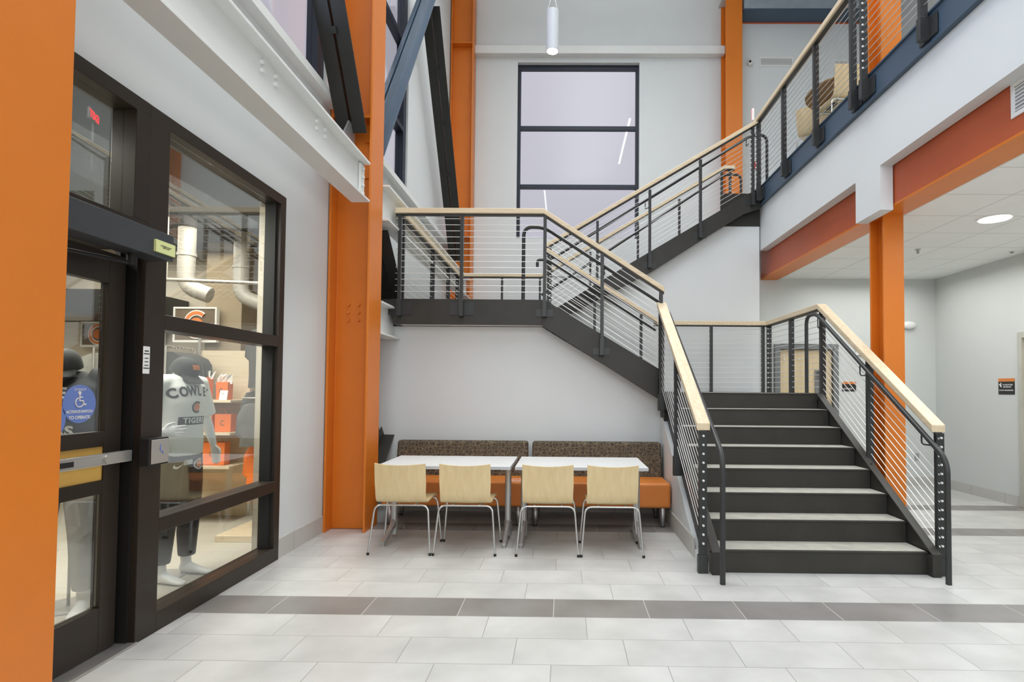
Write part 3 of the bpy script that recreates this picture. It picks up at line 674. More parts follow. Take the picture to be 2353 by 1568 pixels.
# ---- railings
HS = [.075 + i*.0705 for i in range(13)]
def railing(label, path, posts, handrails=(), wood_ext=(0, 0), cable_path=None, wood_m='railwood'):
    o = thing('stair_railing', label, 'railing', (path[0][0], path[0][1], path[0][2])); L = Vector(path[0])
    P = [Vector(p) - L for p in path]
    mitre(rectp(.105, .972, 1.032), P).build('wood_top_rail', wood_m, o, .006)
    mitre(rectp(.052, .955, .972), P).build('steel_flat_bar', 'darkrail', o)
    CP = [Vector(p) - L for p in (cable_path or path)]
    for h in HS:
        MB().loft([p + Vector((0, 0, h)) for p in CP], .0036, 6).build('cable', 'cable', o)
    for (x, y, z, run, end, side) in posts:   # run: 'x' or 'y'; side: offset direction to the stringer (dx,dy)
        wx, wy = (.036, .062) if run == 'x' else (.062, .036)
        c = Vector((x, y, z)) - L
        pm = MB().box(c.x - wx/2, c.x + wx/2, c.y - wy/2, c.y + wy/2, c.z - .06, c.z + .958)
        po = pm.build('post', 'darkrail', o, .002)
        bx, by = wx/2 + .008, wy/2 + .008
        MB().box(c.x - bx, c.x + bx, c.y - by, c.y + by, max(c.z - .21, .004 - L.z), c.z - .02).build('post_shoe', 'darkrail', po, .003)
        if side:
            flat = z in (2.48, 1.42, 4.47); ln = .14 if flat else .10; dz = 0 if flat else .075
            if side[1]: q = c.y + side[1]*.041; MB().box(c.x - ln, c.x + ln, q - .003, q + .003, c.z - .19 - dz*.15, c.z - .04 - dz).build('mounting_plate', 'darkrail', po, .001)
            else:
                q = c.x + side[0]*.036
                MB().box(q - .012, q + .012, c.y - .025, c.y + .025, c.z - .20, c.z - .03).box(q + side[0]*.008 - .004, q + side[0]*.008 + .004, c.y - .11, c.y + .11, c.z - .20, c.z - .03).build('mounting_plate', 'darkrail', po, .001)
        if end:
            ft = MB(); ex, ey = end
            for h in HS:
                q = c + Vector((ex*(wx/2), ey*(wy/2), h))
                ft.cyl(q, q + Vector((ex, ey, 0))*.014, .0095, 10); ft.ball(q + Vector((ex, ey, 0))*.014, .0085, 8)
            ft.build('cable_fittings', 'cable', po)
    for hp, brs in handrails:
        hm = MB().loft([p - L for p in fillet(hp, .11, 7)], .021, 14).build('handrail', 'darkrail', o)
        for (a, b) in brs:
            a = Vector(a) - L; b = Vector(b) - L
            MB().loft(fillet([a, Vector((a.x, a.y, b.z)), b], .03, 4), .0065, 8).build('bracket', 'darkrail', hm)
    return o
def zf1(y): return .178 + (y - 4.47)*.6505
def zf2(x): return 2.48 - (x + .25)*.6475
def zf3(x): return 2.57 + (x + .25)*.607
RXL, RXR = 1.105, 2.955
g1 = railing('cable railing on the left side of the lower flight ending in a bolted newel', [(RXL, 4.43, zf1(4.43)), (RXL, 6.36, 1.42)],
    [(RXL, 4.46, .16, 'y', (0, -1), None), (RXL, 5.46, zf1(5.46), 'y', None, (1, 0)), (RXL, 6.36, 1.42, 'y', None, (1, 0))],
    [([(1.19, 4.2, 0), (1.19, 4.2, .95), (1.19, 6.42, 2.36), (1.19, 6.62, 2.36), (1.19, 6.62, 2.22)], [((1.19, 4.62, 1.21), (1.13, 4.50, 1.09)), ((1.19, 5.52, 1.78), (1.13, 5.46, 1.66))])], wood_m='railwoodY')
g2 = railing('cable railing on the right side of the lower flight and around the lower landing', [(RXR, 4.43, zf1(4.43)), (RXR, 6.42, 1.42), (RXR, 8.10, 1.42), (1.30, 8.10, 1.42)],
    [(RXR + .02, 4.46, .16, 'y', (0, -1), None), (RXR, 5.42, zf1(5.42), 'y', None, (-1, 0)), (RXR, 6.40, 1.40, 'y', None, (-1, 0)), (RXR, 7.27, 1.42, 'y', None, None),
     (RXR, 8.06, 1.42, 'y', (-.6, -.8), None), (2.88, 8.10, 1.42, 'x', None, None), (2.13, 8.10, 1.42, 'x', None, None)],
    [([(2.895, 4.25, 0), (2.895, 4.25, .93), (2.895, 6.42, 2.34), (2.895, 6.68, 2.34), (2.895, 6.68, 1.42)],
      [((2.895, 4.55, 1.12), (2.93, 4.47, 1.02)), ((2.895, 5.48, 1.73), (2.93, 5.42, 1.60)), ((2.895, 6.38, 2.30), (2.93, 6.40, 2.17))])], wood_m='railwoodY')
YA = 6.355
g3 = railing('cable railing along the front of the upper landing and down the middle flight', [(-1.955, YA, 2.48), (-.25, YA, 2.48), (1.13, YA, zf2(1.13))],
    [(-1.905, YA, 2.48, 'x', None, (0, 1)), (-1.19, YA, 2.48, 'x', None, (0, 1)), (-.235, YA, 2.479, 'x', None, (0, 1)), (.425, YA, zf2(.425), 'x', None, (0, 1)), (1.10, YA + .01, zf2(1.10), 'x', None, None)],
    [([(-.49, 6.48, 2.48), (-.49, 6.48, 3.345), (-.25, 6.48, 3.345), (1.12, 6.48, zf2(1.12) + .865)], [((.46, 6.48, 2.88), (.43, 6.38, 2.78))])])
YC = 8.02
g4 = railing('inner cable railing on the far side of the middle flight', [(-.30, YC, 2.45), (-.25, YC, 2.45), (1.33, YC, 1.44)],
    [(-.245, YC, 2.45, 'x', (1, 0), None), (.43, YC, zf2(.43) - .03, 'x', None, None), (1.10, YC, zf2(1.1) - .03, 'x', None, None)],
    [([(-.40, 7.93, 3.20), (-.40, 7.93, 3.30), (-.25, 7.93, 3.30), (1.30, 7.93, 2.30)], [])])
YD = 8.21
g5 = railing('cable railing on the near side of the upper flight', [(-.28, YD, zf3(-.25)), (2.86, YD, zf3(2.86))],
    [(-.22, YD, zf3(-.22), 'x', None, None)] + [(x, YD, zf3(x) - .02, 'x', None, (0, 1)) for x in (.475, 1.25, 2.0)] + [(2.775, YD, zf3(2.775), 'x', (-1, 0), (0, 1))],
    [([(-.30, 8.33, 3.20), (-.30, 8.33, 3.37), (-.15, 8.33, 3.44), (2.80, 8.33, 5.31), (3.03, 8.33, 5.31), (3.03, 8.33, 4.44)], [((2.72, 8.33, 5.25), (2.72, 8.22, 5.13)), ((1.2, 8.33, 4.28), (1.25, 8.22, 4.17))])])
YE = 9.93
g6 = railing('cable railing round the back of the upper landing and up the far side',
    [(-1.925, 6.44, 2.48), (-1.925, YE, 2.48), (-.42, YE, 2.48), (2.84, YE, 4.45), (3.03, YE, 4.45)],
    [(-1.925, 6.50, 2.48, 'y', (0, -1), None), (-1.925, 8.02, 2.48, 'y', None, None), (-1.925, 9.1, 2.48, 'y', None, None), (-1.925, 9.88, 2.48, 'y', (0, -1), None),
     (-1.13, YE, 2.48, 'x', None, None), (-.45, YE, 2.48, 'x', None, None), (.45, YE, zf3(.45) - .04, 'x', None, None), (1.30, YE, zf3(1.3) - .04, 'x', None, None),
     (2.04, YE, zf3(2.04) - .04, 'x', None, None), (2.80, YE, 4.42, 'x', None, None), (2.95, YE, 4.45, 'x', (0, -1), None)],
    [([(-.42, 9.85, 3.12), (-.30, 9.85, 3.20), (2.82, 9.85, 5.30), (3.12, 9.85, 5.30), (3.12, 9.85, 4.44)], [])])
g7 = railing('long cable railing along the balcony edge', [(2.86, 8.26, 4.47), (2.86, -4.5, 4.47)],
    [(2.86, 8.20, 4.47, 'y', (-1, 0), (1, 0))] + [(2.86, y, 4.47, 'y', None, (1, 0)) for y in (7.25, 6.32)] +
    [(2.86, 5.50, 4.47, 'y', None, (1, 0)), (2.86, 5.30, 4.47, 'y', (-.5, -.86), (1, 0))] + [(2.86, y, 4.47, 'y', None, (1, 0)) for y in (4.42, 3.5, 2.5, 1.5)], wood_m='railwoodY')

# ================================================================== FURNITURE
def shell_section():
    """side profile (y,z) of the plywood shell, front edge to top of back; chair faces +y, origin under centre"""
    pts = [(.235, .430), (.215, .448), (.15, .450), (.05, .445), (-.05, .438), (-.12, .436), (-.165, .448), (-.19, .475), (-.205, .53), (-.215, .62), (-.228, .71), (-.238, .79)]
    return pts
def plywood_shell(hw=.22):
    sec = shell_section(); t = .011; nx = 12; mb = MB(); n = len(sec)
    def nrm(i):
        a = Vector(sec[max(0, i-1)]); b = Vector(sec[min(n-1, i+1)]); d = (b - a).normalized(); return Vector((-d.y, d.x))
    grid = {}
    vs = []
    for side in (0, 1):
        for i, (y, z) in enumerate(sec):
            q = i / (n - 1); k = nrm(i)
            for j in range(nx + 1):
                s_ = -1 + 2*j/nx
                w_ = hw * (1.0 if i < 6 else 1 - .015*(i - 6)/5) * (1 + (.02 if i > 8 else 0))
                bow = -.030*(1 - s_*s_) * max(0, (q - .55)/.45)          # curved back
                dip = -.010*(1 - s_*s_) * (1 - q)
                tz = -.014*(1 - s_*s_) if i == n - 1 else 0
                off = k * (t if side else 0)
                vs.append((w_*s_, y + bow - off.x*0 + (-k.x*t if side else 0), z + dip + tz + (-k.y*t if side else 0)))
    W_ = nx + 1; N = n*W_
    fs = []
    for i in range(n - 1):
        for j in range(nx):
            a = i*W_ + j; fs.append((a, a+1, a+W_+1, a+W_)); fs.append((N+a, N+a+W_, N+a+W_+1, N+a+1))
    for j in range(nx): fs += [(j, N+j, N+j+1, j+1), ((n-1)*W_+j, (n-1)*W_+j+1, N+(n-1)*W_+j+1, N+(n-1)*W_+j)]
    for i in range(n - 1): fs += [(i*W_, (i+1)*W_, N+(i+1)*W_, N+i*W_), (i*W_+nx, N+i*W_+nx, N+(i+1)*W_+nx, (i+1)*W_+nx)]
    return mb.add(vs, fs, True)
def make_chair(label, loc, rz, group):
    o = thing('dining_chair', label, 'chair', loc, rz, group)
    plywood_shell().build('plywood_shell', 'chairwood', o)
    for nm, yt, yb, zt in (('rear_leg_frame', -.165, -.225, .418), ('front_leg_frame', .19, .225, .425)):
        MB().loft(fillet([(-.268, yb, .008), (-.232, yt, zt), (.232, yt, zt), (.268, yb, .008)], .06, 7), .0085, 12).build(nm, 'chrome', o)
    MB().cyl((-.12, -.165, .422), (-.12, .19, .429), .007, 8).cyl((.12, -.165, .422), (.12, .19, .429), .007, 8).build('seat_runner', 'chrome', o)
    MB().box(-.15, -.09, -.05, .12, .428, .436).box(.09, .15, -.05, .12, .428, .436).build('mounting_block', 'gasket', o)
    for x, y in ((-.268, -.225), (.268, -.225), (-.268, .225), (.268, .225)): MB().cyl((x, y, 0), (x, y, .022), .0115, 12).build('foot_cap', 'gasket', o)
    return o
G = 'birch chairs at the white tables'
ch0 = make_chair('birch plywood chair beside the orange column, leftmost at the left table', (-1.415, 5.055, 0), 0, G)
for x, lb_ in ((-.853, 'birch plywood chair at the left table, next to the gap between the tables'), (-.135, 'birch plywood chair at the right table, next to the gap between the tables'),
               (.425, 'birch plywood chair at the right table, closest to the stairs')):
    c = copy_tree(ch0); c.location = (x, 5.055, 0); c['label'] = lb_
def make_table(label, xc, yc, hw, group):
    o = thing('cafe_table', label, 'table', (xc, yc, 0), 0, group)
    tt = MB().box(-hw, hw, -.385, .385, .712, .740).build('tabletop', 'tabletop', o, .002)
    MB().box(-hw - .002, hw + .002, -.387, -.385, .711, .738).box(-hw - .002, hw + .002, .385, .387, .711, .738).box(-hw - .002, -hw, -.385, .385, .711, .738).box(hw, hw + .002, -.385, .385, .711, .738).build('edge_band', 'tableedge', tt)
    for s_ in (-1, 1):
        x = s_*(hw - .055)
        lg = MB().cyl((x, 0, .05), (x, 0, .70), .031, 24).box(x - .035, x + .035, -.25, .25, .690, .712).build('leg_column', 'castalu', o)
        ft = MB()
        for d in (-1, 1):
            ft.loft([(x, d*.02, .13), (x, d*.10, .105), (x, d*.20, .065), (x, d*.31, .036), (x, d*.345, .030)], [(.05, .028), (.036, .026), (.026, .024), (.020, .021), (.016, .018)], 12, ref=(0, 0, 1))
            ft.cyl((x, d*.325, .0), (x, d*.325, .03), .013, 12)
        ft.cyl((x, 0, .03), (x, 0, .17), .036, 20)
        ft.build('foot', 'castalu', lg)
    return o
make_table('white rectangular table nearer the orange column', -1.088, 5.43, .607, 'white tables in front of the bench')
make_table('white rectangular table nearer the stairs', .163, 5.43, .600, 'white tables in front of the bench')
def make_bench(label, x0, x1, group):
    xc = (x0 + x1)/2; h = (x1 - x0)/2; o = thing('bench_seat', label, 'bench', (xc, 6.1, 0), 0, group)
    MB().box(-h, h, -.23, .33, .205, .465).build('seat', 'vinyl', o, .028, 4)
    pr = [(.20, .44), (.36, .30), (.44, .30), (.40, .845), (.28, .845)]
    b = MB().prism(pr, 0, -h + .015, h - .015).build('backrest', 'fabric', o, .028, 4)
    for x in (-h + .08, h - .08):
        for y in (-.18, .26):
            MB().loft([(x, y, 0), (x, y, .205)], [(.022, .022), (.040, .040)], 4).build('leg', 'castalu', o)
            MB().cyl((x, y, 0), (x, y, .012), .02, 12).build('glide', 'gasket', o)
    return o
bA = make_bench('upholstered bench with orange seat and patterned back, beside the column', -1.92, -.395, 'benches against the wall')
bB = make_bench('upholstered bench with orange seat and patterned back, beside the stairs', -.375, 1.125, 'benches against the wall')
lg_ = MB(); 
lo = MB().cyl((.65, -.10, .4655), (.65, -.10, .4672), .085, 32).build('seat_emblem', 'letter', bA)
MB().cyl((.65, -.10, .4672), (.65, -.10, .468), .06, 24).build('emblem_centre', 'logoorange', lo)
# shadow side fill box under bench (toe panel)
# ---- upstairs furniture
rt = thing('round_table', 'round table on the balcony seen from below', 'table', (3.47, 6.86, 4.44))
MB().cyl((0, 0, .715), (0, 0, .735), .46, 56).build('tabletop', 'tabunder', rt, .003)
MB().loft([(0, 0, .02), (0, 0, .715)], .035, 20).cyl((0, 0, 0), (0, 0, .02), .26, 32).box(-.13, .13, -.13, .13, .70, .716).build('pedestal', 'castalu', rt)
u1 = copy_tree(ch0); u1.location = (3.31, 6.60, 4.44); u1.rotation_euler = (0, 0, R(4)); u1['label'] = 'birch plywood chair on the balcony in front of the round table'; u1['group'] = 'chairs on the balcony'
u2 = copy_tree(ch0); u2.location = (3.42, 7.42, 4.44); u2.rotation_euler = (0, 0, R(-50)); u2['label'] = 'birch plywood chair on the balcony behind the round table'; u2['group'] = 'chairs on the balcony'

# ---- pendant and ceiling fittings
def pendant(label, loc, grp='cylinder pendants'):
    o = thing('pendant_light', label, 'lamp', loc, 0, grp)
    MB().loft([(0, 0, 0), (0, 0, .48)], .073, 32).build('shade', 'pendantgrey', o, .003)
    MB().cyl((0, 0, -.003), (0, 0, .006), .064, 28).build('lens', 'lamp', o)
    for s_ in (-1, 1): MB().cyl((s_*.062, 0, .48), (0, 0, .72), .0035, 6).build('hanger_wire', 'letter', o)
    MB().cyl((0, 0, .72), (0, 0, 10.2 - loc[2]), .0035, 6).build('cord', 'letter', o)
    return o
pendant('white cylinder pendant lamp hanging in front of the far window', (-.17, 6.4, 5.40))
pl = bpy.data.lights.new('pendant_glow', 'SPOT'); pl.energy = 60; pl.spot_size = R(80); pl.color = (1, .95, .85); pl.shadow_soft_size = .06
plo = bpy.data.objects.new('pendant_glow', pl); COL.objects.link(plo); plo.location = (-.17, 6.4, 5.38)
for i, (x, y) in enumerate(((1.97, 4.75), (-.9, -1.5))):
    o = thing('strip_light', ('long linear strip light under the ceiling over the stairs', 'long linear strip light under the ceiling behind the viewer')[i], 'lamp', (x, y, 9.86))
    MB().box(-.045, .045, -1.75, 1.75, 0, .09).build('housing', 'whitep', o)
    MB().box(-.035, .035, -1.73, 1.73, -.006, 0).build('diffuser', 'lampbig', o)
    for yy in (-1.5, 1.5): MB().cyl((0, yy, .09), (0, yy, .34), .003, 6).build('hanger_wire', 'steel', o)
dl = thing('downlight', 'round glowing downlight in the hall ceiling', 'lamp', (4.37, 5.664, 3.22))
MB().cyl((0, 0, -.008), (0, 0, 0), .155, 40).build('trim_ring', 'whitep', dl)
MB().cyl((0, 0, -.012), (0, 0, -.008), .135, 40).build('lens', 'lamp', dl)
dl2 = copy_tree(dl); dl2.location = (4.37, 1.5, 3.22); dl2['label'] = 'round downlight in the hall ceiling beyond the frame'
def sprinkler(label, loc, flip=0):
    o = thing('fire_sprinkler', label, 'sprinkler', loc, 0, 'sprinklers in the hall ceiling')
    MB().cyl((0, 0, -.008), (0, 0, 0), .035, 20).build('escutcheon', 'steel' if not flip else 'whitep', o)
    if not flip: MB().cyl((0, 0, -.05), (0, 0, -.008), .006, 8).loft(fillet([(-.016, 0, -.01), (-.016, 0, -.04), (0, 0, -.052), (.016, 0, -.04), (.016, 0, -.01)], .01), .003, 6).cyl((0, 0, -.056), (0, 0, -.052), .016, 12).build('deflector', 'pipe', o)
    else: MB().cyl((0, 0, -.02), (0, 0, -.008), .018, 12).build('deflector', 'pipe', o)
    return o
sprinkler('pendent sprinkler head in the hall ceiling beside the orange column', (4.378, 6.91, 3.22))
sprinkler('concealed sprinkler head in the hall ceiling near the right wall', (5.60, 6.99, 3.22), 1)
el = thing('emergency_light', 'white oval emergency light on the hall end wall', 'emergency light', (5.37, 8.75, 2.49))
MB().ball((0, -.035, 0), .1, 16, (1.15, .38, .62)).build('housing', 'whitep', el)
ou = thing('wall_outlet', 'grey outlet plate low on the hall end wall', 'outlet', (5.49, 8.75, .44))
MB().box(-.035, .035, -.008, 0, -.055, .055).build('cover_plate', 'greyp', ou, .002)
th = thing('thermostat', 'small white control box beside the birch door', 'thermostat', (4.60, 8.75, 2.06))
MB().box(-.05, .05, -.03, 0, -.03, .05).box(-.07, .07, -.035, 0, -.045, -.03).build('housing', 'whitep', th, .004)
def wall_sign(label, loc, wd, ht, band, ax, lines):
    o = thing('wall_sign', label, 'sign', loc)
    if ax == 'y':
        MB().box(-wd/2, wd/2, -.006, 0, -ht/2, ht/2 - band).build('panel', 'signblack', o, .001)
        MB().box(-wd/2, wd/2, -.007, 0, ht/2 - band, ht/2).build('colour_band', 'signorange', o)
        xd = Vector((1, 0, 0)); off = Vector((0, -.0072, 0))
    else:
        MB().box(-.006, 0, -wd/2, wd/2, -ht/2, ht/2 - band).build('panel', 'signblack', o, .001)
        MB().box(-.007, 0, -wd/2, wd/2, ht/2 - band, ht/2).build('colour_band', 'signorange', o)
        xd = Vector((0, -1, 0)); off = Vector((-.0072, 0, 0))
    for tx, sz, u_, v_ in lines:
        t_ = place_text(tx, sz, 'letter', tuple(off + xd*u_ + Vector((0, 0, v_))), xd, ZV, offset=.0006, depth=.0003); t_.parent = o
    return o
wall_sign('small black room sign with orange band beside the birch door', (4.45, 8.75, 1.525), .215, .15, .035, 'y', [('STORAGE', .03, -.02, -.035)])
es = wall_sign('black evacuation sign with orange band on the hall right wall', (5.80, 7.36, 1.53), .265, .21, .042, 'x',
    [('IN CASE OF FIRE', .022, .025, .02), ('USE FIRE EXIT', .022, .018, -.008), ('DO NOT USE ELEVATOR', .021, 0, -.052)])
MB().loft([(-.008, .115, .03), (-.008, .09, .005), (-.008, .075, -.01)], .005, 6).loft([(-.008, .085, .035), (-.008, .088, -.005)], .006, 6).ball((-.008, .085, .042), .007, 8).build('pictogram', 'letter', es)
def grille(label, loc, wd, ht, ax):
    o = thing('air_grille', label, 'vent', loc)
    fr_ = MB(); sl = MB(); n = 7
    def bx(m, a0, a1, d0, d1, z0, z1): m.box(a0, a1, d0, d1, z0, z1) if ax == 'y' else m.box(d0, d1, a0, a1, z0, z1)
    b = .03
    for q in ((-wd/2, wd/2, -ht/2, -ht/2 + b), (-wd/2, wd/2, ht/2 - b, ht/2), (-wd/2, -wd/2 + b, -ht/2 + b, ht/2 - b), (wd/2 - b, wd/2, -ht/2 + b, ht/2 - b)): bx(fr_, q[0], q[1], -.012, 0, q[2], q[3])
    fr_.build('frame', 'whitep', o, .002)
    for k in range(n):
        z = -ht/2 + b + (ht - 2*b)*(k + .5)/n; bx(sl, -wd/2 + b, wd/2 - b, -.009, -.004, z - .004, z + .004)
    sl.build('louvre', 'whitep', o)
    bk = MB(); bx(bk, -wd/2 + b, wd/2 - b, -.003, 0, -ht/2 + b, ht/2 - b); bk.build('back', 'greyp', o)
    return o
grille('white air grille on the upper floor far wall beside the column', (4.42, YB, 8.40), .72, .20, 'y')
grille('white air grille on the upper floor far wall behind the balcony chair', (5.78, YB, 8.36), .30, .18, 'y')
grille('white air grille on the red orange beam at the right edge', (3.08, 3.62, 3.45), .40, .24, 'x')
cmr = thing('security_camera', 'small dome security camera on the upper floor far wall', 'camera', (3.85, YB, 8.35))
MB().ball((0, -.06, 0), .062, 16).cyl((0, -.05, 0), (0, 0, 0), .05, 16).build('housing', 'whitep', cmr)
MB().ball((-.01, -.105, -.005), .028, 12).build('lens', 'gasket', cmr)
ex = thing('exit_sign', 'white exit sign with red letters edge-on above the top of the stairs', 'sign', (3.14, 9.25, 6.02), R(-20))
MB().box(-.02, .02, -.16, .16, -.10, .10).build('housing', 'whitep', ex, .006)
MB().cyl((0, 0, -1.58), (0, 0, -.10), .012, 8).build('stem', 'whitep', ex)
et = place_text('EXIT', .17, 'red', (-.0215, 0, -.005), (0, -1, 0), ZV, offset=.004, depth=.001); et.parent = ex
fb = thing('fire_alarm_pull', 'small red and white alarm box on the far upper wall behind the rail post', 'alarm', (4.0, YB, 6.20))
MB().box(-.06, .06, -.05, 0, -.09, .05).build('red_box', 'red', fb, .004)
MB().box(-.06, .06, -.055, 0, .052, .11).build('white_box', 'whitep', fb, .004)
fb.children[0].data.materials[0] = mat('alarm_red', (.6, .05, .05), .4)

# ================================================================== SHOP
SUB = {}
def remesh(mbx, voxel, name, m, parent, smooth=4):
    me = bpy.data.meshes.new('tmp'); me.from_pydata([tuple(v) for v in mbx.v], [], mbx.f); me.update(); fix_normals(me)
    ob = bpy.data.objects.new('tmp', me); COL.objects.link(ob)
    r = ob.modifiers.new('r', 'REMESH'); r.mode = 'VOXEL'; r.voxel_size = voxel
    if smooth:
        s_ = ob.modifiers.new('s', 'SMOOTH'); s_.iterations = smooth; s_.factor = .5
    dg = bpy.context.evaluated_depsgraph_get(); out = bpy.data.meshes.new_from_object(ob.evaluated_get(dg))
    bpy.data.objects.remove(ob); out.materials.clear(); out.materials.append(M[m])
    for p in out.polygons: p.use_smooth = True
    o = bpy.data.objects.new(name, out); COL.objects.link(o); o.parent = parent; return o
def bez(a, b, c, n=6): return [Vector(a)*(1-t)**2 + Vector(b)*2*t*(1-t) + Vector(c)*t*t for t in [i/n for i in range(n+1)]]
def hand(mb, wrist, dirv, palm_n, thumb_side, curl=.25, L=.18):
    """palm plus five separate fingers; dirv points to the fingertips"""
    w_ = Vector(wrist); d = Vector(dirv).normalized(); n_ = Vector(palm_n); n_ = (n_ - d*n_.dot(d)).normalized(); s_ = d.cross(n_)*thumb_side
    mb.loft([w_ - d*.02, w_ + d*.02, w_ + d*.06, w_ + d*.092], [(.024, .020), (.028, .016), (.039, .014), (.038, .012)], 14, ref=tuple(s_))
    for off, ln, sp_ in ((.030, .074, .10), (.010, .083, .03), (-.010, .077, -.03), (-.029, .060, -.10)):
        b0 = w_ + d*.085 + s_*off; dd_ = (d + s_*sp_).normalized()
        p1 = b0 + dd_*ln*.42; p2 = p1 + (dd_ + n_*curl).normalized()*ln*.32; p3 = p2 + (dd_ + n_*curl*2.2).normalized()*ln*.26
        mb.loft([b0 - dd_*.01, p1, p2, p3], [.0092, .0084, .0076, .0060], 10)
    t0 = w_ + d*.03 + s_*.026; t1 = t0 + (d*.7 + s_*.7).normalized()*.032; t2 = t1 + (d + s_*.35 + n_*.2).normalized()*.030
    mb.loft([t0 - s_*.01, t1, t2, t2 + (d + n_*.3).normalized()*.018], [.0125, .0105, .0092, .007], 10)
def ell(z, cx, rx, ry, cy=0): return (Vector((cx, cy, z)), (rx, ry))
def torso(mb, rings):
    mb.loft([r[0] for r in rings], [r[1] for r in rings], 28, ref=(1, 0, 0))
def cap(o, c, tilt, m='capm'):
    """baseball cap; c: crown centre, facing +x, tilted forward"""
    cr = MB(); n = 20
    rot = Matrix.Rotation(tilt, 3, 'Y')
    rings = [(0, 1.0), (.03, .99), (.06, .93), (.085, .80), (.105, .58), (.115, .3), (.118, .02)]
    vs = [rot @ Vector((.098*r_*math.cos(2*math.pi*k/n) - .005*(i == 0), .083*r_*math.sin(2*math.pi*k/n), z)) + Vector(c) for i, (z, r_) in enumerate(rings) for k in range(n)]
    fs = [(i*n+k, i*n+(k+1) % n, (i+1)*n+(k+1) % n, (i+1)*n+k) for i in range(len(rings)-1) for k in range(n)] + [tuple(range((len(rings)-1)*n, len(rings)*n)), tuple(range(n))[::-1]]
    cr.add(vs, fs, True); co = cr.build('cap', m, o)
    br = MB(); nb = 14; top = []; bot = []
    for i in range(3):
        for j in range(nb + 1):
            a_2 = R(-62 + 124*j/nb); rr = 1 + .36*i/2*math.cos(R(-50 + 100*j/nb))**.6
            p = Vector((.098*math.cos(a_2)*rr + .03*i/2, .080*math.sin(a_2)*(1 + .06*i), .012 - .008*i - .02*(math.sin(a_2)**2)*i/2))
            top.append(rot @ p + Vector(c)); bot.append(rot @ (p - Vector((0, 0, .006))) + Vector(c))
    W_ = nb + 1; N = len(top); fs = []
    for i in range(2):
        for j in range(nb):
            a_2 = i*W_ + j; fs += [(a_2, a_2+1, a_2+W_+1, a_2+W_), (N+a_2, N+a_2+W_, N+a_2+W_+1, N+a_2+1)]
    for j in range(nb): fs += [(2*W_+j, 2*W_+j+1, N+2*W_+j+1, N+2*W_+j), (j, N+j, N+j+1, j+1)]
    for i in range(2): fs += [(i*W_, (i+1)*W_, N+(i+1)*W_, N+i*W_), (i*W_+nb, N+i*W_+nb, N+(i+1)*W_+nb, (i+1)*W_+nb)]
    br.add(top + bot, fs, True).build('visor', m, co)
    return co
def project(ob, target, eps=.002, dirv=(-1, 0, 0), cut=.02):
    """wrap a flat print (built in the y/z plane in front of the body) onto a garment"""
    bm = bmesh.new(); bm.from_mesh(ob.data)
    bmesh.ops.triangulate(bm, faces=bm.faces)
    for _ in range(4):
        es_ = [e for e in bm.edges if e.calc_length() > cut]
        if not es_: break
        bmesh.ops.subdivide_edges(bm, edges=es_, cuts=1); bmesh.ops.triangulate(bm, faces=bm.faces)
    tb = BVHTree.FromPolygons([v.co.copy() for v in target.data.vertices], [list(p.vertices) for p in target.data.polygons])
    d = Vector(dirv); dead = []
    for v in bm.verts:
        h = tb.ray_cast(v.co - d*.3, d)
        if h[0] is None: dead.append(v)
        else: v.co = h[0] + h[1]*eps if h[1].dot(d) < 0 else h[0] - d*eps
    bmesh.ops.delete(bm, geom=dead, context='VERTS')
    bm.to_mesh(ob.data); bm.free()
def flat_text(txt, size, m, y, z, parent, target, name='print', arc=0, **k):
    if not arc:
        o = place_text(txt, size, m, (.3, y, z), (0, 1, 0), (0, 0, 1), name=name, depth=0, **k); o.parent = parent; project(o, target); return [o]
    outs = []; n = len(txt); wd = size*.66
    for i, c in enumerate(txt):
        u_ = (i - (n-1)/2); a_2 = -u_*arc
        yy = y + u_*wd; zz = z - abs(u_)**2*arc*wd*.5
        o = place_text(c, size, m, (.3, yy, zz), (0, math.cos(a_2), math.sin(a_2)), (0, -math.sin(a_2), math.cos(a_2)), name=name, depth=0, xs=.74, **k)
        o.parent = parent; project(o, target); outs.append(o)
    return outs
def ring_mesh(c, r, wd, a0, a1, x=.3):
    mb = MB(); n = 22; vs = []
    for i in range(n + 1):
        t = R(a0 + (a1 - a0)*i/n)
        for q in (r, r - wd): vs.append((x, c[0] + q*math.cos(t), c[1] + q*math.sin(t)))
    return mb.add(vs, [(2*i, 2*i+1, 2*i+3, 2*i+2) for i in range(n)])
def patch(poly, m, parent, target, name, x=.3, eps=.002, cut=.02):
    o = MB().add([(x, a, b) for a, b in poly], [tuple(range(len(poly)))]).build(name, m, parent); project(o, target, eps, cut=cut); return o
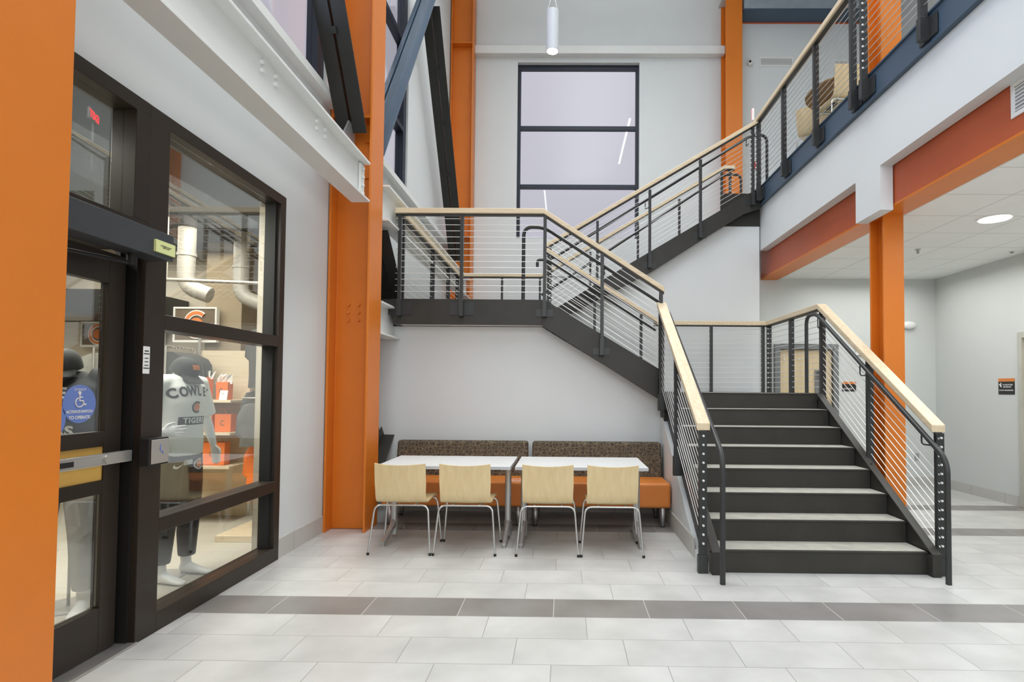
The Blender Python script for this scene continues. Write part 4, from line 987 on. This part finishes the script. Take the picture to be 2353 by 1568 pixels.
def mannequin(label, loc, rz, arms, shirt_m, pants_m, slim=1.0):
    o = thing('mannequin', label, 'mannequin', loc, rz, None)
    b = MB()
    # neck stub carrying the cap, torso core, legs, feet
    b.loft([(0, 0, 1.36), (.005, 0, 1.42), (.015, 0, 1.48), (.02, 0, 1.51)], [(.075, .10), (.052, .054), (.046, .048), (.05, .05)], 20, ref=(1, 0, 0))
    b.ball((.02, 0, 1.50), .05, 14, (1.0, .9, .8))
    torso(b, [ell(.80, 0, .09, .13), ell(.95, 0, .10, .145), ell(1.08, .005, .085, .12), ell(1.22, .01, .10, .15), ell(1.34, .0, .095, .16), ell(1.41, 0, .06, .12)])
    for s_ in (-1, 1):
        b.loft([(0, s_*.085, .88), (.012, s_*.095, .68), (.015, s_*.10, .48), (-.005, s_*.105, .32), (-.01, s_*.11, .12), (-.005, s_*.112, .06)], [.085, .075, .054, .052, .034, .035], 18)
        b.loft([(-.045, s_*.112, .045), (0, s_*.113, .045), (.06, s_*.116, .034), (.12, s_*.12, .022), (.165, s_*.122, .016), (.19, s_*.122, .012)], [(.034, .026), (.044, .034), (.032, .036), (.020, .040), (.015, .036), (.009, .022)], 16, ref=(0, 0, 1))
        sh, el_, wr, tip, pn = arms[s_]
        b.ball(sh, .058, 12)
        b.loft([sh, (Vector(sh) + Vector(el_))/2, el_, (Vector(el_)*.6 + Vector(wr)*.4), wr], [.050, .045, .037, .036, .024], 16)
        hand(b, wr, Vector(tip) - Vector(wr), pn, -s_ if s_ > 0 else 1)
    remesh(b, .006, 'body', 'manne', o, 2)
    sm = MB()
    torso(sm, [ell(.87, .0, .130*slim, .180*slim), ell(.955, .0, .134*slim, .182*slim), ell(1.02, .0, .132*slim, .180*slim), ell(1.12, .01, .122*slim, .165*slim), ell(1.24, .018, .128*slim, .18*slim), ell(1.34, .012, .118*slim, .19*slim), ell(1.41, .0, .085, .165), ell(1.445, .0, .066, .088)])
    for s_ in (-1, 1):
        sh, el_, wr, tip, pn = arms[s_]; sh, el_ = Vector(sh), Vector(el_)
        sm.loft([sh - Vector((0, s_*.06, -.0)), sh, sh.lerp(el_, .5), sh.lerp(el_, .9)], [.07, .072, .07, .076], 18)
    shirt = remesh(sm, .009, 'shirt', shirt_m, o, 8)
    pm = MB()
    torso(pm, [ell(.84, 0, .12, .16), ell(.93, 0, .122, .168), ell(.985, 0, .112, .160)])
    for s_ in (-1, 1): pm.loft([(0, s_*.082, .90), (.012, s_*.095, .68), (.016, s_*.104, .48), (0, s_*.108, .30), (-.004, s_*.112, .13)], [.098, .088, .072, .068, .056], 20)
    pants = remesh(pm, .009, 'pants', pants_m, o, 6)
    MB().cyl((-.12, .0, .0), (-.12, 0, .008), .16, 32).cyl((-.12, 0, .008), (-.12, 0, .62), .009, 10).build('stand', 'castalu', o)
    return o, shirt, pants
armsA = {-1: ((-.0, -.175, 1.375), (-.13, -.27, 1.14), (.055, -.225, 1.045), (.20, -.10, 1.055), (-.2, .9, 0)),
         1: ((0, .175, 1.375), (-.01, .265, 1.12), (.055, .27, .93), (.09, .275, .78), (-.2, -1, 0))}
mA, shA, paA = mannequin('white mannequin in cap, white college tee and black trousers behind the glass', (-2.92, 4.20, 0), R(-7), armsA, 'tee', 'pants')
flat_text('COWLEY', .092, 'print_', 0, 1.325, mA, shA, 'chest_lettering', arc=.10, offset=.004)
patch([(-.115, 1.088), (.115, 1.088), (.115, 1.145), (-.115, 1.145)], 'print_', mA, shA, 'print_bar', eps=.0015)
flat_text('TIGERS', .052, 'printw', 0, 1.117, mA, shA, 'chest_lettering', offset=.0018, spacing=1.12)
for q in mA.children:
    if q.name.startswith('chest_lettering') and q.data.materials[0] == M['printw']:
        for v in q.data.vertices: v.co.x += .002
lr = ring_mesh((0, 1.212), .042, .014, 50, 310).build('emblem_ring', 'print_', mA); project(lr, shA)
le = MB().add([(.3, .024*math.cos(R(a)), 1.212 + .028*math.sin(R(a))) for a in range(0, 360, 30)], [tuple(range(12))]).build('emblem_centre', 'logoorange', mA); project(le, shA)
for q in (M['print_'],): pass
sw_pts = [(0, 0), (.006, -.008), (.016, -.012), (.028, -.010), (.075, .016), (.028, .0), (.016, .0), (.010, .006), (.010, .016)]
patch([(-.135 + a*1.15, .80 + b_2*1.15) for a, b_2 in sw_pts], 'printw', mA, paA, 'swoosh', cut=.01)
lr = ring_mesh((.085, .80), .040, .010, 60, 330).build('thigh_emblem_ring', 'printw', mA); project(lr, paA)
le = MB().add([(.3, .085 + .024*math.cos(R(a)), .80 + .028*math.sin(R(a))) for a in range(0, 360, 30)], [tuple(range(12))]).build('thigh_emblem', 'logoorange', mA); project(le, paA)
cA = cap(mA, (.03, 0, 1.452), R(24))
patch([(-.03, 1.475), (.03, 1.475), (.03, 1.51), (-.03, 1.51)], 'logoorange', mA, cA, 'cap_emblem')
armsB = {-1: ((-.0, -.185, 1.40), (-.03, -.27, 1.14), (.02, -.27, .92), (.06, -.26, .78), (-.2, 1, 0)),
         1: ((0, .185, 1.40), (-.03, .27, 1.14), (.02, .27, .92), (.06, .26, .78), (-.2, -1, 0))}
mB, shB, paB = mannequin('white mannequin in black college jersey and grey sweatpants behind the door glass', (-3.17, 3.52, 0), R(-68), armsB, 'jersey', 'greypants', 1.12)
mB.scale = (1.06, 1.06, 1.06)
mA.scale = (1.06, 1.06, 1.06)
cap(mB, (.03, 0, 1.460), R(18))
flat_text('COWLEY', .088, 'printw', -.055, 1.315, mB, shB, 'chest_lettering', arc=.06, offset=.0035)
flat_text('TIGERS', .078, 'printw', -.045, 1.09, mB, shB, 'chest_lettering', offset=.0035, spacing=1.05)

def shop_sign(label, loc, wd, ht, letters, rz=0.0):
    o = thing('shop_sign', label, 'sign', loc, rz)
    MB().box(-wd/2, wd/2, 0, .04, 0, ht).build('board', 'brownpanel', o)
    MB().box(-wd/2 - .02, wd/2 + .02, -.01, .045, -.025, 0).box(-wd/2 - .02, wd/2 + .02, -.01, .045, ht, ht + .02).box(-wd/2 - .02, -wd/2, -.01, .045, 0, ht).box(wd/2, wd/2 + .02, -.01, .045, 0, ht).build('frame', 'whitep', o)
    for x, s_, cc in letters:
        mb = MB(); n = 24; 
        for r0, r1, y, m_, nm in ((s_, s_*.62, -.012, 'letter', 'logo_outline'), (s_*.92, s_*.70, -.016, 'logoorange', 'logo_fill')):
            vs = []
            for i in range(n + 1):
                t = R(50 + 260*i/n)
                for q in (r0, r1): vs += [(x + q*math.cos(t), y, ht/2 + q*1.1*math.sin(t)), (x + q*math.cos(t), y + .01, ht/2 + q*1.1*math.sin(t))]
            fs = []
            for i in range(n): a_2 = 4*i; fs += [(a_2, a_2+4, a_2+6, a_2+2), (a_2, a_2+1, a_2+5, a_2+4), (a_2+2, a_2+6, a_2+7, a_2+3)]
            MB().add(vs, fs).build(nm, m_, o)
        MB().cyl((x, -.018, ht/2), (x, -.004, ht/2), s_*.5, 20).build('logo_centre', 'logoorange', o)
    return o
shop_sign('brown sign with white outlined C logo above the clothes rack', (-4.22, 6.30, 1.97), .46, .36, [(0.02, .15, 0)], 0)
shop_sign('red and white outlined letter sign seen through the door glass', (-5.30, 6.60, 1.93), .95, .26, [(-.28, .12, 0), (.02, .12, 0), (.3, .12, 0)])
# shelving unit and bags
su = thing('shelf_unit', 'pale wooden shelf unit holding the orange bags', 'shelf', (-3.82, 6.05, 0))
for z in (.24, .60, .955, 1.30): MB().box(-.30, .30, -.20, .20, z - .028, z).build('shelf_board', 'shelf', su, .003)
MB().box(-.32, .32, .20, .22, .0, 1.85).build('back_panel', 'shelf', su)
MB().box(.285, .315, .18, .20, 0, 2.0).box(-.315, -.285, .18, .20, 0, 2.0).build('upright', 'steel', su)
def make_bag(label, loc, wd, ht, tissue, grp='orange paper bags on the shelves', rz=0):
    o = thing('gift_bag', label, 'bag', loc, rz, grp); d = .05
    MB().prism([(-wd/2, 0), (wd/2, 0), (wd/2 + .004, ht), (-wd/2 - .004, ht)], 1, -d, d).build('paper_bag', 'bag', o, .002)
    for s_ in (-1, 1): MB().loft(fillet([(-wd*.22, s_*d, ht), (-wd*.15, s_*d, ht + .055), (wd*.15, s_*d, ht + .055), (wd*.22, s_*d, ht)], .03), .0025, 6).build('handle', 'logoorange', o)
    mb = MB(); vs = []; n = 16
    for i in range(n + 1):
        t = R(50 + 260*i/n)
        for q in (.026, .018): vs.append((q*math.cos(t), -d - .003, ht*.5 + q*1.1*math.sin(t)))
    mb.add(vs, [(2*i, 2*i+1, 2*i+3, 2*i+2) for i in range(n)]).build('printed_emblem', 'brownpanel', o)
    if tissue:
        tm = MB(); rg = random.Random(int(wd*1000))
        for k in range(9):
            x = -wd/2 + wd*(k + .5)/9; a_2 = rg.uniform(-.04, .04); h_ = rg.uniform(.05, .10)
            tm.add([(x - .03, -.03, ht - .02), (x + .03, .0, ht - .02), (x + a_2 + .02, rg.uniform(-.03, .03), ht + h_), (x - .01 + a_2, -.035, ht + h_*.7)], [(0, 1, 2), (0, 2, 3)])
            tm.add([(x - .03, .03, ht - .02), (x + .03, .01, ht - .02), (x - a_2 + .01, rg.uniform(-.01, .04), ht + h_*.9)], [(0, 1, 2)])
        tm.build('tissue_paper', 'tissue', o)
    return o
make_bag('large orange paper bag with white tissue on the top shelf', (-3.93, 5.98, 1.302), .21, .24, True)
make_bag('small orange paper bag with white tissue on the top shelf', (-3.68, 6.0, 1.302), .12, .19, True)
make_bag('orange paper bag with rope handles, left on the middle shelf', (-3.86, 6.0, .957), .16, .19, False)
make_bag('orange paper bag with rope handles, right on the middle shelf', (-3.66, 6.0, .957), .17, .19, False)
make_bag('wide orange paper bag on the lower shelf', (-3.77, 6.0, .602), .27, .24, False)
pc = thing('price_card', 'small white card standing in front of the bags', 'card', (-3.61, 5.87, 1.302), R(-8))
MB().prism([(-.01, 0), (0, 0), (.012, .10), (.008, .10)], 0, -.045, .045).build('card', 'letter', pc)
place_text('C', .03, 'print_', (0, -.008, .065), (1, 0, 0), ZV, name='print').parent = pc
pz = thing('display_plinth', 'low pale wooden plinth on the shop floor', 'plinth', (-2.93, 5.45, 0))
MB().box(-.30, .10, -.28, .55, 0, .06).build('platform', 'shelf', pz, .004)
os_ = thing('display_stand', 'thin orange display stand on the wooden plinth', 'stand', (-2.93, 5.75, .062))
MB().loft([(0, 0, 0), (0, 0, .05), (0, 0, .16), (0, 0, .60)], [.085, .06, .03, .022], 8).build('pole', 'logoorange', os_)
MB().box(-.10, .10, -.10, .10, .60, .63).build('top_plate', 'logoorange', os_)
def garment(label, loc, rz, m, w_=.42, h_=.62, grp=None, cat='shirt', tag_=True, name='hanging_shirt'):
    o = thing(name, label, cat, loc, rz, grp)
    g_ = MB(); n = 20; rings = []
    for z, hw, hd in ((0, .055, .03), (-.02, .12, .035), (-.06, w_*.46, .036), (-.12, w_*.56, .034), (-.30, w_*.60, .03), (-.34, w_*.47, .036), (-h_*.8, w_*.46, .04), (-h_, w_*.48, .042)):
        rings.append([(hw*math.copysign(abs(math.cos(t))**.6, math.cos(t)), (hd + .008*math.sin(5*t + z*20))*math.copysign(abs(math.sin(t))**.6, math.sin(t)), z) for t in [2*math.pi*k/n for k in range(n)]])
    vs = [p for r_ in rings for p in r_]
    fs = [(i*n+k, i*n+(k+1) % n, (i+1)*n+(k+1) % n, (i+1)*n+k) for i in range(len(rings)-1) for k in range(n)] + [tuple(range(n))[::-1], tuple(range((len(rings)-1)*n, len(rings)*n))]
    g_.add(vs, fs, True).build('cloth', m, o)
    MB().loft([(0, 0, -.02), (0, 0, .04), (.02, 0, .055), (.035, 0, .04)], .003, 6).build('hanger_hook', 'steel', o)
    return o
def rack(label, x, y, z, n, m, grp, lbl, w_=.42, h_=.60, dx=.03):
    r_ = thing('clothes_rail', label, 'rail', (x, y, z))
    L_ = n*.05 + .1
    MB().cyl((0, -L_/2, .055), (0, L_/2, .055), .012, 12).cyl((0, L_/2, .055), (0, L_/2, -z), .012, 12).cyl((0, -L_/2, .055), (0, -L_/2, -z), .012, 12).build('rail_tube', 'steel', r_)
    first = None
    for k in range(n):
        yy = y - L_/2 + .075 + k*.05; rz_ = R(random.uniform(-7, 7))
        if first is None: first = garment(lbl, (x, yy, z), rz_, m, w_, h_, grp); continue
        c = copy_tree(first); c.location = (x, yy, z - random.uniform(0, .01)); c.rotation_euler = (0, 0, rz_); c['label'] = lbl
    return first
rack('steel clothes rail behind the white shirted mannequin', -4.10, 5.90, 1.80, 7, 'darkcloth', 'dark shirts on the rail under the brown sign', 'dark grey shirt hanging on the rail under the brown sign', .46, .62)
rack('steel clothes rail seen through the door glass', -5.10, 6.2, 1.80, 7, 'greycloth', 'pale grey shirts on the rail seen through the door', 'pale grey shirt on the rail seen through the door', .46, .60)
for i, (x, y, z, m, lb2, h_, cc) in enumerate(((-3.12, 5.75, 2.05, 'darkcloth', 'dark hooded jacket hanging high at the right of the shop window', .62, 'jacket'),
        (-3.22, 5.85, 1.40, 'darkcloth', 'long dark trousers hanging below the dark jacket', .50, 'trousers'),
        (-3.02, 5.45, 1.28, 'midcloth', 'grey jacket on a hanger at the right of the shop window', .42, 'jacket'),
        (-3.00, 5.55, .88, 'orangecloth', 'bright orange shirt hanging low beside the shelves', .40, 'shirt'))):
    garment(lb2, (x, y, z), R(20), m, .30, h_, None, cc, name='hanging_' + cc)
wr_ = thing('garment_wall_rack', 'steel bracket rack carrying the garments at the right of the shop window', 'rack', (-2.75, 5.7, 0))
MB().cyl((0, 0, 0), (0, 0, 2.12), .012, 10).build('upright', 'steel', wr_)
for z, yy in ((2.10, .05), (1.45, .15), (1.33, -.2), (.935, -.15)): MB().cyl((0, 0, z), (-.45, yy, z), .008, 8).build('arm', 'steel', wr_)
# ducts and sprinkler pipe under the shop ceiling
for i, (x, y) in enumerate(((-3.72, 5.4), (-3.50, 5.95))):
    o = thing('white_duct', ('large white duct elbow under the shop ceiling, left one', 'large white duct elbow under the shop ceiling, right one')[i], 'duct', (x, y, 2.50), R(10))
    MB().loft(fillet([(0, 0, .61), (0, 0, -.08), (.22, 0, -.16)], .12, 8), .078, 24).build('duct_pipe', 'duct', o)
    MB().loft([(0, 0, .22), (0, 0, .25)], .086, 24).build('collar', 'duct', o)
pp = thing('sprinkler_pipe', 'grey sprinkler pipe crossing the upper part of the shop window', 'pipe', (-3.6, 5.0, 2.42))
MB().cyl((-.25, 0, 0), (.95, .25, 0), .016, 12).cyl((-.05, .04, 0), (-.05, .04, .69), .006, 8).build('pipe_run', 'pipe', pp)
MB().loft(fillet([(-.25, 0, 0), (-.30, 0, 0), (-.30, 0, -.07)], .03), .016, 10).cyl((-.30, 0, -.11), (-.30, 0, -.07), .01, 8).build('sprinkler', 'logoorange', pp)
cl2 = thing('shop_ceiling_panel', 'white angled light panel under the shop ceiling', 'panel', (-3.1, 3.9, 2.75), R(0))
bpy.data.objects.remove(cl2)
cn = thing('merchandise_counter', 'brown display counter inside the shop behind the door', 'counter', (-5.6, 4.4, 0))
MB().box(-.6, .6, -.5, .5, 0, .85).build('body', 'brownpanel', cn, .005)
MB().box(-.65, .65, -.55, .55, .85, .89).build('top', 'shelf', cn, .005)
